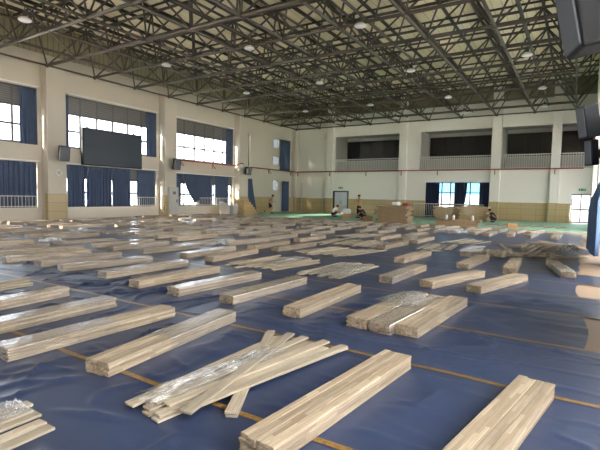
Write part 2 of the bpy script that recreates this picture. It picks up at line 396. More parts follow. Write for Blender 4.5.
# pillars
def pillar(x0, x1, y0, y1, lab, tile=True, z1=ZT):
    o = thing('pillar', lab, 'pillar', kind='structure')
    MB().bevbox(x0, x1, y0, y1, -.012, z1, .03).build('shaft', M['wall_backlit'] if x0 < -22 else M['wall'], o)
    if tile: MB().box(x0 - .02 if x0 > -24 else x0 + .3, x1 + .02, y0 - .02, y1 + .02, -.01, 1.42).build('tile_cladding', M['tile'], o)
labs = ['cream wall pillar in the window wall well behind the camera', 'cream wall pillar in the window wall level with the camera', 'cream pillar with tiled foot left of the dark screen', 'cream pillar with grey steel cabinet at its foot', 'cream pillar beside the stepped timber stack']
for (a, b), l in zip(PIL, labs): pillar(XL, XF, a, b, l, z1=8.25)
labs = ['white pillar in the right wall well behind the camera', 'white right wall pillar carrying the large black speaker', 'white right wall pillar carrying two small black speakers', 'white right wall pillar, third along', 'white right wall pillar nearest the back door']
for (a, b), l in zip(PIL, labs): pillar(.66, XR, a, b, l, z1=9.7)
for a, b, l in ((-20.45, -19.78, 'white back wall pillar beside the steel door'), (-13.3, -12.63, 'white back wall pillar behind the tall fibreboard stack'), (-5.85, -5.15, 'white back wall pillar right of the glass doors'), (-1.75, -1.15, 'white back wall pillar beside the glass exit door')):
    pillar(a, b, 37.3, YB + .1, l)
pillar(-24.4, -23.95, 37.3, YB + .1, 'white corner pillar where window wall meets back wall')

# ------------------------------------------------------------------ windows of the long walls
def long_window(a, b, z0, z1, x, side, lab, lz=None, n=6, trans=True):
    w = win_root(lab)
    f = MB(); h = .055
    for k in range(n + 1):
        y = a + h + (b - a - 2 * h) * k / n; f.box(x - .04, x + .04, y - h, y + h, z0, z1)
    zz = [z0 + h, z1 - h]
    if lz: zz.append(lz)
    if trans: zz.append((z0 + (lz or z1)) / 2)
    for z in zz: f.box(x - .038, x + .038, a, b, z - h, z + h)
    f.build('window_frame', M['frame_white'], w)
    MB().box(x - .006, x + .006, a + .02, b - .02, z0 + .02, (lz or z1) - .02).build('pane', M['glass'] if side > 0 else M['glass_clear'] if a < 30 else M['glass_hazy'], w)
    if lz: MB().box(x - .03, x + .03, a + .02, b - .02, lz, z1 - .02).build('louvre_panel', M['louvre'], w)
    return w
place = ['two bays behind the camera', 'beside the camera', 'nearest the camera, cut by the picture edge', 'behind the dark screen', 'between the screen and the timber stack']
for (a, b), pl in zip(BAYS, place):
    long_window(a, b, 4.0, 6.93, XL - .15, 1, 'upper louvred window ' + pl, 5.93)
    long_window(a, b, .66, 3.07, XL - .15, 1, 'lower curtained window ' + pl, 2.35 if a > 13 else None)
    portal((XL - .32, (a + b) / 2, 5.0), (0, -PI / 2, 0), 2.0, b - a); portal((XL - .32, (a + b) / 2, 1.86), (0, -PI / 2, 0), 2.4, b - a)
for (a, b), pl in zip(BAYS + [(30.2, 36.6)], ['first', 'second', 'third', 'fourth', 'fifth', 'sixth']):
    long_window(a, b, 4.0, 6.93, XR + .15, -1, 'upper window of the right wall, %s bay along' % pl, 5.93)
    long_window(a, b, .66, 3.07, XR + .15, -1, 'lower window of the right wall, %s bay along' % pl)
    portal((XR + .32, (a + b) / 2, 5.0), (0, PI / 2, 0), 2.0, b - a); portal((XR + .32, (a + b) / 2, 1.86), (0, PI / 2, 0), 2.4, b - a)
# small windows of the last bay: a closed panel with two panes, behind curtains
def small_window(y0, y1, z0, z1, panes, lab):
    w = win_root(lab); x = XL - .12
    holes(MB(), 'y', x - .1, x + .06, y0, y1, z0, z1, panes).build('window_frame', M['wall_backlit'], w)
    for p in panes: MB().box(x - .03, x - .02, p[0] - .01, p[1] + .01, p[2] - .01, p[3] + .01).build('pane', M['glass_faint'], w)
small_window(34.1, 36.9, 4.0, 6.93, [(34.2, 35.15, 6.1, 6.9), (34.2, 35.15, 4.5, 5.28)], 'upper pair of small square panes beside the corner curtain')
small_window(34.1, 36.6, .05, 3.0, [(34.2, 35.1, 2.1, 2.98)], 'single small square pane low beside the corner curtain')
small_window(29.95, 30.75, 4.0, 6.93, [(30.4, 30.73, 4.1, 6.85)], 'narrow tall upper window beside the third pillar')
small_window(29.9, 31.0, .05, 3.0, [(30.0, 30.9, .3, 2.9)], 'narrow lower window behind the gathered curtain')

# window guard rails (left wall, low)
def guard(a, b, lab):
    t = thing('guard_rail', lab, 'railing', (XL + .12, 0, 0), group='guard rails of the low windows')
    MB().tube((0, a, 1.27), (0, b, 1.27), .022).build('top_rail', M['rail'], t)
    MB().tube((0, a, .74), (0, b, .74), .018).build('bottom_rail', M['rail'], t)
    for y in (a, b):
        for z in (1.27, .74): MB().tube((-.12, y, z), (0, y, z), .014, 5).build('wall_stay', M['rail'], t)
    n = int((b - a) / .17); me = MB().tube((0, 0, .66), (0, 0, 1.27), .012, 5).mesh('baluster', M['rail'])
    for k in range(n + 1):
        if not in_view((XL, a + k * .17, 1)): continue
        o = link('baluster', me, t); o.location = (0, a + .05 + k * .17, 0)
guard(*BAYS[2], 'white guard rail of the low window nearest the camera')
guard(*BAYS[3], 'white guard rail of the low window under the dark screen')
guard(*BAYS[4], 'white guard rail of the low window beside the timber stack')

# gallery railings
def gallery_rail(a, b, lab):
    t = thing('gallery_railing', lab, 'railing', ((a + b) / 2, YB + .1, 3.96), group='gallery railings')
    w = (b - a) / 2
    MB().tube((-w, 0, 1.1), (w, 0, 1.1), .035).build('top_rail', M['rail'], t)
    MB().tube((-w, 0, .1), (w, 0, .1), .022).build('bottom_rail', M['rail'], t)
    MB().tube((-w, 0, .94), (w, 0, .94), .018).build('middle_rail', M['rail'], t)
    me = MB().box(-.026, .026, -.015, .015, .02, 1.1).mesh('baluster', M['rail'])
    n = int((b - a) / .155)
    for k in range(1, n):
        o = link('baluster', me, t); o.location = (-w + 2 * w * k / n, 0, 0)
for (a, b), l in zip(GAL, ('white gallery railing above the steel door', 'white gallery railing above the curtained glass doors', 'white gallery railing between the two far pillars', 'short white gallery railing above the glass exit door')):
    gallery_rail(a, b, l)

# red pipes with brackets
def pipe(lab, pts, brs, d, bl=.33):
    t = thing('red_pipe', lab, 'pipe', pts[0]); o = Vector(pts[0])
    MB().path([Vector(p) - o for p in pts], .045, 8).build('pipe_run', M['red'], t)
    for p in brs:
        p = Vector(p) - o; e = Vector(d)
        MB().tube(p, p + e * bl, .03, 5).tube(p + Vector((0, 0, -.4)), p + e * bl * .9 + Vector((0, 0, -.06)), .03, 5).tube(p + e * bl * .9, p + e * bl * .9 + Vector((0, 0, -.42)), .025, 5).build('bracket', M['red'], t)
pipe('red pipe on brackets along the back wall', [(-23.9, 37.15, 3.93), (.3, 37.15, 3.93)], [(x, 37.15, 3.93) for x in (-23.6, -20.0, -16.3, -13.0, -9.9, -5.5, -1.45)], (0, 1, 0), .12)
pipe('red pipe on brackets under the upper window', [(-24.05, 21.8, 3.95), (-24.05, 28.3, 3.95), (-23.7, 28.5, 4.15), (-23.7, 28.9, 4.15)], [(-24.05, 22.6, 3.95), (-24.05, 25.9, 3.95)], (-1, 0, 0))
pipe('red pipe on brackets from third pillar to corner', [(-23.95, 29.9, 3.95), (-23.95, 37.2, 3.95)], [(-23.95, 33.2, 3.95), (-23.95, 36.9, 3.95)], (-1, 0, 0))

# curtain rails above the left windows
for a, b, z, l in ((6.1, 12.6, 6.98, 'white curtain rail above the window nearest the camera'), (14, 20.45, 6.98, 'white curtain rail above the window behind the screen'), (22, 28.35, 6.98, 'white curtain rail above the window past the screen'),
                   (22, 28.35, 3.02, 'white curtain rail of the low window past the screen'), (14, 20.45, 3.1, 'white curtain rail under the dark screen'), (6.1, 12.6, 3.1, 'white curtain rail above the low curtains nearest the camera')):
    tag(MB().box(XL - .01, XL + (.26 if z < 3.05 else .1), a - .05, b + .1, z, z + .06).build('curtain_rail', M['white']), l, 'curtain rail')

# ------------------------------------------------------------------ curtains
def curtain(lab, P0, P1, z0, z1, waves, amp=.07, m='curtain', shape=None, group=None, seed=0):
    """cloth hung from P0 to P1 (x,y); shape(s,t)->extra (ds, dn, dz) with s along the rail, t from top to hem"""
    a, b = Vector((*P0, 0)), Vector((*P1, 0)); d = b - a; L = d.length; e = d.normalized(); n = Vector((-e.y, e.x, 0))
    def fn(s, t):
        q = amp * (.75 * math.sin(2 * PI * waves * s + seed) + .35 * math.sin(2 * PI * waves * 1.9 * s + 1.3 + seed + t)) * (.55 + .45 * t)
        ds, dn, dz = shape(s, t) if shape else (0, 0, 0)
        z = z1 + (z0 - z1) * t + dz
        p = a + e * (s * L + ds) + n * (q + dn); p.z = z
        return p
    o = MB().grid(max(24, int(waves * 12)), 10, fn).build('curtain', M[m], None, True)
    md = o.modifiers.new('cloth thickness', 'SOLIDIFY'); md.thickness = .012
    tag(o, lab, 'curtain', group)
    return o
xc = XL + .06
curtain('navy curtain at the upper window nearest the camera', (xc, 11.75), (xc, 12.6), 3.98, 6.9, 5)
curtain('broad closed navy curtain behind the guard rail nearest the camera', (XL - .02, 10.2), (XL - .02, 12.55), .7, 3.06, 10)
curtain('thin navy curtain strip left of the dark screen', (xc, 14.02), (xc, 14.32), 3.98, 6.9, 2, .05)
curtain('navy curtain right of the dark screen', (xc, 19.6), (xc, 20.4), 3.98, 6.9, 4)
curtain('navy curtain under the left end of the screen', (xc + .17, 14.1), (xc + .17, 15.12), .7, 3.06, 5)
curtain('widest navy curtain under the dark screen', (xc + .17, 15.25), (xc + .17, 16.86), .68, 3.05, 8)
curtain('navy curtain under the right half of the screen', (xc + .17, 16.96), (xc + .17, 18.2), .68, 3.04, 6)
curtain('navy curtain between the bare gap and cabinet pillar', (XL - .02, 18.9), (XL - .02, 20.3), .7, 3.04, 6, .05)
curtain('navy curtain at the far end of upper window past screen', (xc, 27.4), (xc, 28.25), 3.98, 6.9, 4)
curtain('narrow navy curtain strip beside the cabinet pillar', (XL - .02, 22.05), (XL - .02, 22.7), .7, 3.0, 3, .05)
def swag(s, t): return (1.1 * t * t * (.2 + .8 * (1 - s)), 0, .25 * t * s)
curtain('swept aside navy curtain past the cabinet pillar', (XL + .24, 22.75), (XL + .24, 24.1), .9, 3.0, 6, .05, shape=swag)
curtain('navy curtain in the middle of the window past the cabinet', (XL - .02, 24.2), (XL - .02, 25.95), .7, 3.0, 7, .05)
curtain('navy curtain behind the stepped timber stack', (XL - .02, 26.25), (XL - .02, 27.85), .7, 3.0, 7, .05)
curtain('dark narrow curtain high beside the third pillar', (xc - .04, 30.0), (xc - .04, 30.4), 4.0, 6.9, 2, .04, 'curtain_dark')
curtain('gathered navy curtain flaring down beside the third pillar', (xc + .1, 30.0), (xc + .1, 30.75), .02, 2.98, 4, .06, shape=lambda s, t: (.75 * s * t ** 1.3, 0, 0))
curtain('navy curtain high in the corner beside square panes', (xc, 35.15), (xc, 36.85), 3.98, 6.93, 6)
curtain('navy curtain low in the corner down to green floor', (xc, 35.6), (xc, 36.75), .06, 2.97, 4)

# right wall curtain beside the camera
def flare(s, t): q = min(1, max(0, (t - .24) / .34)); return (0, .12 + .29 * q * q * (3 - 2 * q), .42 * (1 - s) * t)
curtain('large blue curtain hanging on the right wall', (.78, 10.6), (.78, 17.6), .05, 3.2, 22, .05, 'curtain_blue', shape=flare)
for a, b, l in ((6.1, 8.2, 'blue curtain on the right wall next to the big speaker'), (-1.8, .2, 'blue curtain on the right wall behind the camera')):
    curtain(l, (1.1, a), (1.1, b), .42, 3.05, 7, .06)

# ------------------------------------------------------------------ back wall door, glazed opening, exit door
d = thing('door_1', 'steel double door under a dark exit sign', 'door', (-18.98, YB, 0), kind='structure')
f = MB().box(-.82, -.66, -.06, .2, 0, 2.1).box(.72, .82, -.06, .2, 0, 2.1).box(-.82, .82, -.06, .2, 2.02, 2.12)
f.build('door_frame', M['frame_dark'], d)
l1 = MB().bevbox(-.66, .03, .04, .09, .01, 2.02, .01).build('door_leaf', M['silver'], d)
l2 = MB().bevbox(.035, .72, .04, .09, .01, 2.02, .01).build('door_leaf', M['silver'], d)
MB().box(-.66, .03, .02, .04, .12, .75).build('kick_plate', M['cabinet'], l1)
MB().box(.035, .72, .02, .04, .12, .75).build('kick_plate', M['cabinet'], l2)
MB().tube((-.05, 0, .9), (-.05, 0, 1.25), .015).build('door_handle', M['black'], l1)
MB().tube((.12, 0, .9), (.12, 0, 1.25), .015).build('door_handle', M['black'], l2)

w = win_root('curtained glass doors with blue tinted glazing in back wall')
f = MB()
for x in (-10.92, -9.6, -8.9, -8.1, -7.35, -6.6, -5.9): f.box(x - .04, x + .04, YB + .08, YB + .16, 0, 2.95)
for z in (.04, 1.1, 2.1, 2.9): f.box(-10.95, -5.87, YB + .085, YB + .155, z - .035, z + .035)
f.build('window_frame', M['frame_dark'], w)
MB().box(-10.95, -5.87, YB + .11, YB + .12, 1.95, 2.95).build('pane', M['glass_blue'], w)
MB().box(-10.95, -5.87, YB + .11, YB + .12, 0, 1.95).build('pane', M['glass_dim'], w)
portal((-8.4, YB + .3, 1.5), (-PI / 2, 0, 0), 5.0, 2.9)
curtain('dark curtain at the left end of the glass doors', (-10.85, YB - .08), (-9.75, YB - .08), .1, 2.93, 5, .06, 'curtain_dark')
curtain('dark curtain drawn slanting between the glass doors', (-8.55, YB - .08), (-7.55, YB - .08), .1, 2.93, 5, .06, 'curtain_dark', shape=lambda s, t: (-.45 * s * t * t, 0, 0))
curtain('dark curtain at the right end of the glass doors', (-6.55, YB - .08), (-5.92, YB - .08), .1, 2.93, 3, .06, 'curtain_dark')
t = thing('guard_rail', 'grey guard rail in front of the glass doors', 'railing', (-9.6, YB - .35, 0))
MB().tube((-2.2, 0, 1.15), (3.4, 0, 1.15), .025).build('top_rail', M['rail'], t)
MB().tube((-2.2, 0, .15), (3.4, 0, .15), .02).build('bottom_rail', M['rail'], t)
me = MB().tube((0, 0, .006), (0, 0, 1.15), .014, 5).mesh('baluster', M['rail'])
for k in range(38):
    o = link('baluster', me, t); o.location = (-2.15 + k * .15, 0, 0)

d = thing('door_2', 'glass exit door with dark frame beside blue curtain', 'door', (.26, YB, 0), kind='structure')
f = MB()
for x in (-.58, -.0, .58): f.box(x - .035, x + .035, -.04, .14, 0, 2.1)
for z in (.06, 1.0, 2.06): f.box(-.6, .6, -.035, .135, z - .04, z + .04)
f.build('door_frame', M['frame_dark'], d)
MB().box(-.56, .56, .05, .06, .08, 2.05).build('pane', M['glass_dim'], d)
MB().tube((.07, -.06, .9), (.07, -.06, 1.3), .015).build('door_handle', M['silver'], d)
portal((.26, YB + .3, 1.05), (-PI / 2, 0, 0), 1.2, 2.0)

def exit_sign(lab, x, z):
    t = thing('exit_sign', lab, 'sign', (x, YB - .03, z))
    pl = MB().bevbox(-.22, .22, -.03, .03, -.08, .08, .01).build('sign_plate', M['sign'], t)
    s = MB().ball((-.1, -.032, .045), .018, 8, 5, (1, .3, 1)).tube((-.1, -.033, .02), (-.12, -.033, -.02), .012, 5).tube((-.12, -.033, -.02), (-.15, -.033, -.05), .009, 5).tube((-.12, -.033, -.02), (-.09, -.033, -.05), .009, 5).tube((-.1, -.033, .015), (-.06, -.033, .0), .008, 5)
    s.build('running_figure', M['sign_white'], pl)
    s = MB().tube((.02, -.033, 0), (.14, -.033, 0), .01, 5).tube((.14, -.033, 0), (.1, -.033, .035), .01, 5).tube((.14, -.033, 0), (.1, -.033, -.035), .01, 5)
    s.build('arrow', M['sign_white'], pl)
exit_sign('green exit sign above the glass exit door', .3, 2.42)
exit_sign('green exit sign above the steel double door', -19.0, 2.42)

# ------------------------------------------------------------------ screen, cabinet, speakers, wall box
t = thing('led_screen', 'large dark blank screen hung in front of the windows', 'screen', (-24.16, 17.0, 3.1))
MB().bevbox(-.1, .1, -2.03, 2.03, 0, 2.15, .02).build('housing', M['black'], t)
MB().box(.1, .112, -1.98, 1.98, .05, 2.1).build('display_panel', M['screen'], t)
for y in (-1.6, 1.6): MB().box(-.24, -.1, y - .04, y + .04, .2, 2.3).build('mounting_bracket', M['frame_white'], t)

t = thing('electric_cabinet', 'grey steel cabinet standing against the pillar past the screen', 'cabinet', (-23.68, 21.3, 0))
MB().bevbox(-.11, .11, -.38, .4, 0, 2.0, .015).build('body', M['cabinet'], t)
dr = MB().bevbox(.11, .125, -.33, .35, .12, 1.92, .005).build('door', M['cabinet'], t)
MB().box(.125, .14, .2, .26, .95, 1.15).build('handle', M['black'], dr)
MB().box(.125, .13, -.12, .14, 1.5, 1.7).build('vent', M['louvre'], dr)

t = thing('wall_box', 'small white box tilted like a diamond on the pillar', 'box', (-23.74, 13.38, 2.56))
rx = Matrix.Rotation(PI / 4, 4, 'X')
MB().bevbox(-.05, .05, -.15, .15, -.15, .15, .02, rx).build('body', M['white'], t)
MB().bevbox(.05, .065, -.1, .1, -.1, .1, .005, rx).build('front_plate', M['cabinet'], t)

def speaker(lab, loc, rz, tilt, w, dp, h, arm=None):
    t = thing('wall_speaker', lab, 'speaker', loc); t.rotation_euler = (0, tilt, rz)
    # local +x is the front
    bm = MB(); k = .72
    vs = [Vector((x, y * (1 if x > 0 else k), z)) for z in (0, h) for x, y in ((-dp / 2, -w / 2), (dp / 2, -w / 2), (dp / 2, w / 2), (-dp / 2, w / 2))]
    bm._add(vs, [(3, 2, 1, 0), (4, 5, 6, 7), (0, 1, 5, 4), (1, 2, 6, 5), (2, 3, 7, 6), (3, 0, 4, 7)])
    o = bm.build('cabinet', M['black'], t); md = o.modifiers.new('soft edge', 'BEVEL'); md.width = .04 * h; md.segments = 3
    MB().bevbox(dp / 2 - .01, dp / 2 + .02, -w / 2 + .03, w / 2 - .03, .04 * h, h * .96, .015).build('grille', M['grille'], t)
    MB().box(-dp / 2 - (arm or .12), -dp / 2, -.06, .06, h * .3, h * .6).build('bracket', M['black'], t)
    return t
speaker('black wall speaker high on the pillar left of the screen', (-23.42, 13.45, 3.2), -.25, .22, .55, .45, .78)
speaker('black wall speaker on the pillar right of the screen', (-23.42, 21.3, 3.2), -.25, .22, .5, .42, .74)
speaker('black wall speaker on the pillar near the timber stack', (-23.42, 29.1, 3.25), -.25, .22, .5, .42, .66)
speaker('large black speaker close above the camera', (.1, 5.3, 3.06), PI + .3, .2, .5, .42, .95, .36)
speaker('upper of two black speakers on the right pillar', (.21, 12.4, 3.06), PI + .5, .18, .36, .36, .74, .3)
speaker('lower of two black speakers on the right pillar', (.27, 12.5, 2.42), PI + .75, .1, .24, .22, .6, .25)
t = thing('speaker_bracket', 'red steel bracket holding speakers to right pillar', 'bracket', (.36, 12.82, 2.3))
MB().box(-.05, .28, -.1, -.04, .3, .36).box(-.05, .28, -.1, -.04, .95, 1.01).box(-.1, -.05, -.1, -.04, .2, 1.15).box(.24, .28, -.1, .1, .2, 1.15).build('arm', M['red'], t)

# ------------------------------------------------------------------ space frame
MX = 2.606; MY = 2.7; ZB = 8.1; ZU = 9.98; NX = 10; NY = 17
X = [XF + MX * k for k in range(NX)]; Y = [37.2 - MY * k for k in range(NY)]
XT = [XF + MX * (k + .5) for k in range(NX)]; YT = [37.2 - MY * (k + .5) for k in range(NY - 1)]
sf = thing('space_frame', 'dark steel tube space frame under the roof', 'space frame', (0, 0, ZB), kind='structure')
def zz(p): return (p[0], p[1], p[2] - ZB)
for j, y in enumerate(Y):
    b = MB(); r = .085 if j % 2 == 1 or j == 0 else .07
    if j == 0: r = .05
    b.tube(zz((X[0], y, ZB)), zz((X[-1], y, ZB)), r, 8)
    for x in X: b.ball(zz((x, y, ZB)), .12, 8, 5)
    b.build('cross_bottom_chord', M['steel_big'], sf)
for i, x in enumerate(X):
    MB().tube(zz((x, Y[0], ZB)), zz((x, Y[-1], ZB)), .05 if i in (0, 9) else .065, 8).build('long_bottom_chord', M['steel'], sf)
for y in YT:
    b = MB().tube(zz((XT[0], y, ZU)), zz((XT[-1], y, ZU)), .065, 6)
    for x in XT: b.ball(zz((x, y, ZU)), .11, 8, 5).tube(zz((x, y, ZU)), zz((x, y, 10.3)), .05, 6)
    b.build('cross_top_chord', M['steel'], sf)
for x in XT: MB().tube(zz((x, YT[0], ZU)), zz((x, YT[-1], ZU)), .06, 6).build('long_top_chord', M['steel'], sf)
for j, y in enumerate(YT):
    b = MB()
    for i, x in enumerate(XT):
        for dx in (0, 1):
            for dy in (0, 1):
                if i + dx < NX: b.tube(zz((x, y, ZU)), zz((X[i + dx], Y[j + dy], ZB)), .042, 5, caps=False)
    b.build('web_bracing', M['steel'], sf)
# purlins under the roof sheet
k = 0; x = XL + .7
while x < XR:
    o = MB().box(x - .04, x + .04, -10.6, YB - .1, 10.3, ZT).build('purlin', M['purlin'])
    tag(o, 'dark roof purlin running the length of the hall', 'purlin', 'roof purlins', 'structure'); x += 1.5; k += 1
y = YT[0]
for y in YT:
    o = MB().box(XL, XR, y - .035, y + .035, 10.23, 10.31).build('purlin', M['purlin'])
    tag(o, 'dark roof beam crossing the hall under the purlins', 'beam', 'roof cross beams', 'structure')

# cable trays and high bay lamps
for i, x in enumerate((-2.05, -7.2, -12.4, -17.6)):
    t = tag(MB().box(x - .05, x + .05, -5, 36.6, 8.32, 8.40).build('cable_tray', M['steel_big']), 'grey cable tray above the %s row of lamps from the right wall' % ('first', 'second', 'third', 'fourth')[i], 'cable tray')
for i, x in enumerate((-2.05, -7.2, -12.4, -17.6)):
    for j, y in enumerate((8.8, 15.3, 21.8, 28.5, 34.0)):
        if not in_view((x, y, 7.9), 10): continue
        t = thing('ceiling_light', 'white high bay lamp, %s row from right wall, %s from the camera end' % (('first', 'second', 'third', 'fourth')[i], ('first', 'second', 'third', 'fourth', 'fifth')[j]), 'lamp', (x + (.1 if j % 2 else -.1), y, 7.85), group='high bay lamps')
        rf = MB().lathe((0, 0, 0), [(.22, .0), (.23, .02), (.18, .08), (.1, .13), (.09, .13)], 18).build('reflector', M['lamp_metal'], t, True)
        MB().lathe((0, 0, 0), [(.19, -.02), (.2, .0)], 18).build('lens', M['lamp_lens'], rf)
        MB().lathe((0, 0, .13), [(.08, 0), (.08, .16), (.05, .2)], 12).build('gear_housing', M['steel'], t)
        MB().tube((0, 0, .35), (0, 0, .52), .015).build('hanging_rod', M['steel'], t)

ORD = ['first', 'second', 'third', 'fourth', 'fifth', 'sixth', 'seventh', 'eighth', 'ninth', 'tenth', 'eleventh', 'twelfth', 'thirteenth', 'fourteenth', 'fifteenth', 'sixteenth', 'seventeenth', 'eighteenth', 'nineteenth', 'twentieth', 'twenty-first', 'twenty-second', 'twenty-third', 'twenty-fourth', 'twenty-fifth']
FOOT = {}
def foot(x, y, a, hw, hl):
    for gx in range(int((x - 1.3) // 1), int((x + 1.3) // 1) + 1):
        for gy in range(int((y - 1.3) // 1), int((y + 1.3) // 1) + 1): FOOT.setdefault((gx, gy), []).append((x, y, math.cos(a), math.sin(a), hw, hl))

# ------------------------------------------------------------------ board bundles
BL, BW, BH = 1.92, .067, .0248          # one board
def board_mb(jit=0, r=None, w=BW, l=BL, h=BH):
    b = MB(); b.bevbox(-w / 2 + .0012, w / 2 - .0012, -l / 2, l / 2, .001, h - .001, .004); return b
BOARD = [board_mb().mesh('board', M['wood']), board_mb(l=BL * .985).mesh('board', M['wood'])]
def stack_mesh(seed):
    r = random.Random(seed); b = MB()
    for i in range(4):
        for j in range(5):
            x = (i - 1.5) * BW; dy = r.uniform(-.012, .012)
            b.box(x - BW / 2 + .0012, x + BW / 2 - .0012, -BL / 2 + dy, BL / 2 + dy, j * BH + .001, (j + 1) * BH - .001)
    return b.mesh('boards', M['wood'])
STACK = [stack_mesh(s) for s in range(3)]
def wrap_mesh(y0, y1, seed, puff=.006):
    """thin clear film over top, sides and ends of a bundle, crinkled"""
    hw, hh = 2 * BW + .004, 5 * BH + .004
    prof = [(-hw, .004), (-hw, hh * .5), (-hw, hh), (-hw * .4, hh), (hw * .4, hh), (hw, hh), (hw, hh * .5), (hw, .004)]
    def fn(s, t):
        k = s * 7; i = min(6, int(k)); f = k - i
        x = prof[i][0] * (1 - f) + prof[i + 1][0] * f; z = prof[i][1] * (1 - f) + prof[i + 1][1] * f
        y = y0 + (y1 - y0) * t
        n = noise.noise(Vector((s * 9 + seed, y * 7, seed))) + .6 * noise.noise(Vector((s * 25, y * 22, seed + 5)))
        q = puff * (abs(n) + .15) * (.55 if 2 / 7 < s < 5 / 7 else 1.3)
        c = Vector((x, 0, z - hh * .5)).normalized()
        e = 0
        if t < .02 or t > .98: e = .4
        return (x * (1 - e * .08) + c.x * q, y + .02 * n * (t in (0, 1)), max(.003, z + c.z * q))
    b = MB(); b.grid(21, 40, fn)
    for ye, sg in ((y0, -1), (y1, 1)):
        b.grid(6, 4, lambda s, t: ((-1 + 2 * s) * hw, ye + sg * (.006 + .012 * abs(noise.noise(Vector((s * 5, t * 5, seed + ye))))), .004 + hh * t))
    return b.mesh('plastic_wrap', M['film'], True)
WRAP = [wrap_mesh(-BL / 2 - .012, BL / 2 + .012, 1), wrap_mesh(-BL / 2 - .012, BL / 2 + .012, 4.4, .009), wrap_mesh(-BL / 2 - .012, .15, 8.2, .008), wrap_mesh(-.2, BL / 2 + .012, 12.7, .01)]
WLAB = ['clear-wrapped', 'loosely film-wrapped', 'half-unwrapped', 'part-wrapped', 'unwrapped']

def bundle(x, y, ang, wrap, lab, group, detail, z=0, rng=RND):
    foot(x, y, ang, .14, .95)
    t = thing('board_bundle', lab, 'board bundle', (x, y, z + .004), ang, group)
    if detail:
        for i in range(4):
            for j in range(5):
                o = link('board', BOARD[0], t)
                o.location = ((i - 1.5) * BW + rng.uniform(-.001, .001), rng.uniform(-.012, .012), j * BH)
                if rng.random() < .5: o.rotation_euler = (0, 0, PI)
    else:
        o = link('boards', STACK[rng.randrange(3)], t)
        if rng.random() < .5: o.rotation_euler = (0, 0, PI)
    if wrap < 4: link('plastic_wrap', WRAP[wrap], t)
    return t
def span(near, far):     # centre and turn from two end points
    n, f = Vector(near), Vector(far); c = (n + f) / 2; d = f - n
    return c.x, c.y, math.atan2(-d.x, d.y)

# hand-placed bundles: (near end), (far end), wrap, label
HAND = [
 ((-1.52, 2.03), (-1.34, 3.88), 4, 'unwrapped grey board bundle at bottom centre crossing the yellow tape'),
 ((-.52, 2.10), (-.205, 3.93), 4, 'unwrapped grey board bundle at the bottom right corner'),
 ((-3.39, 2.2), (-3.62, 4.14), 3, 'wrapped split-ended bundle left of the splayed board pile'),
 ((-4.42, 1.96), (-4.37, 3.83), 2, 'long wrapped bundle, second left of the splayed board pile'),
 ((-5.33, 1.82), (-5.37, 3.68), 1, 'film-wrapped bundle, third left of the splayed board pile'),
 ((-6.30, 1.82), (-6.47, 3.66), 0, 'film-wrapped bundle beside loose boards at the left frame edge'),
 ((-9.34, 4.84), (-9.38, 6.68), 0, 'clear-wrapped bundle, sixth left of the triple in the second row'),
 ((-8.48, 4.82), (-8.18, 6.64), 0, 'clear-wrapped bundle, fifth left of the triple, slightly turned'),
 ((-7.22, 4.87), (-7.15, 6.72), 1, 'clear-wrapped bundle, fourth left of the triple in the second row'),
 ((-6.09, 4.68), (-6.09, 6.54), 4, 'plain bundle, third left of the triple in the second row'),
 ((-5.16, 4.68), (-5.04, 6.52), 0, 'shiny-wrapped bundle, second left of the triple'),
 ((-4.18, 4.78), (-4.12, 6.64), 1, 'shiny-wrapped bundle just left of the plain one by the triple'),
 ((-3.04, 4.74), (-3.06, 6.6), 4, 'plain unwrapped bundle next to the triple group'),
 ((-2.15, 4.80), (-1.98, 6.64), 3, 'film-covered leftmost bundle of three lying side by side'),
 ((-1.84, 4.75), (-1.69, 6.6), 2, 'middle bundle of three lying side by side, torn film'),
 ((-1.55, 4.84), (-1.41, 6.68), 4, 'rightmost bundle of three lying side by side'),
 ((-10.52, 7.32), (-10.52, 9.18), 0, 'clear-wrapped bundle, second left of the ragged pile, third row'),
 ((-9.35, 7.38), (-9.3, 9.24), 1, 'clear-wrapped bundle, third left of the ragged pile, third row'),
 ((-8.0, 7.55), (-8.1, 9.4), 0, 'clear-wrapped bundle just behind the plain one, third row'),
 ((-7.15, 7.53), (-7.3, 9.38), 4, 'plain bundle beside the ragged loose board pile, third row'),
 ((-2.88, 7.65), (-2.82, 9.5), 2, 'film-topped bundle behind the triple, right of loose boards'),
 ((-2.15, 7.69), (-1.62, 9.47), 4, 'pale-sided slanting bundle behind the triple'),
 ((-1.38, 7.79), (-.86, 9.57), 4, 'pale-sided slanting bundle nearest the blue curtain, third row'),
 ((-3.55, 10.28), (-3.44, 12.13), 4, 'plain bundle alone in the fourth row, left of short pair'),
 ((-2.1, 10.36), (-1.98, 12.2), 4, 'plain bundle in front of the white-wrapped one'),
 ((-1.13, 10.26), (-1.2, 12.1), 4, 'plain bundle in front of the heap of broken boards'),
 ((-.07, 10.5), (-.42, 12.3), 2, 'bundle turned the other way beside the bare floor'),
 ((-7.85, 9.98), (-7.9, 11.84), 4, 'plain bundle, fourth row, beside the wide loose pile'),
 ((-9.0, 12.36), (-9.1, 14.2), 0, 'wrapped bundle, fifth row, behind the wide loose pile'),
 ((-4.95, 12.6), (-4.85, 14.46), 4, 'plain bundle in the fifth row, behind the short pile'),
 ((-2.52, 12.65), (-2.5, 14.5), 0, 'white-filmed bundle left of the heap of broken boards'),
 ((-4.7, 15.05), (-4.65, 16.9), 4, 'plain bundle in the sixth row, clear of its neighbours'),
]
occupied = []
for n_, f_, w_, l_ in HAND:
    x, y, a = span(n_, f_); occupied.append((x, y))
    bundle(x, y, a, w_, l_, 'board bundles laid out in rows', y < 9)

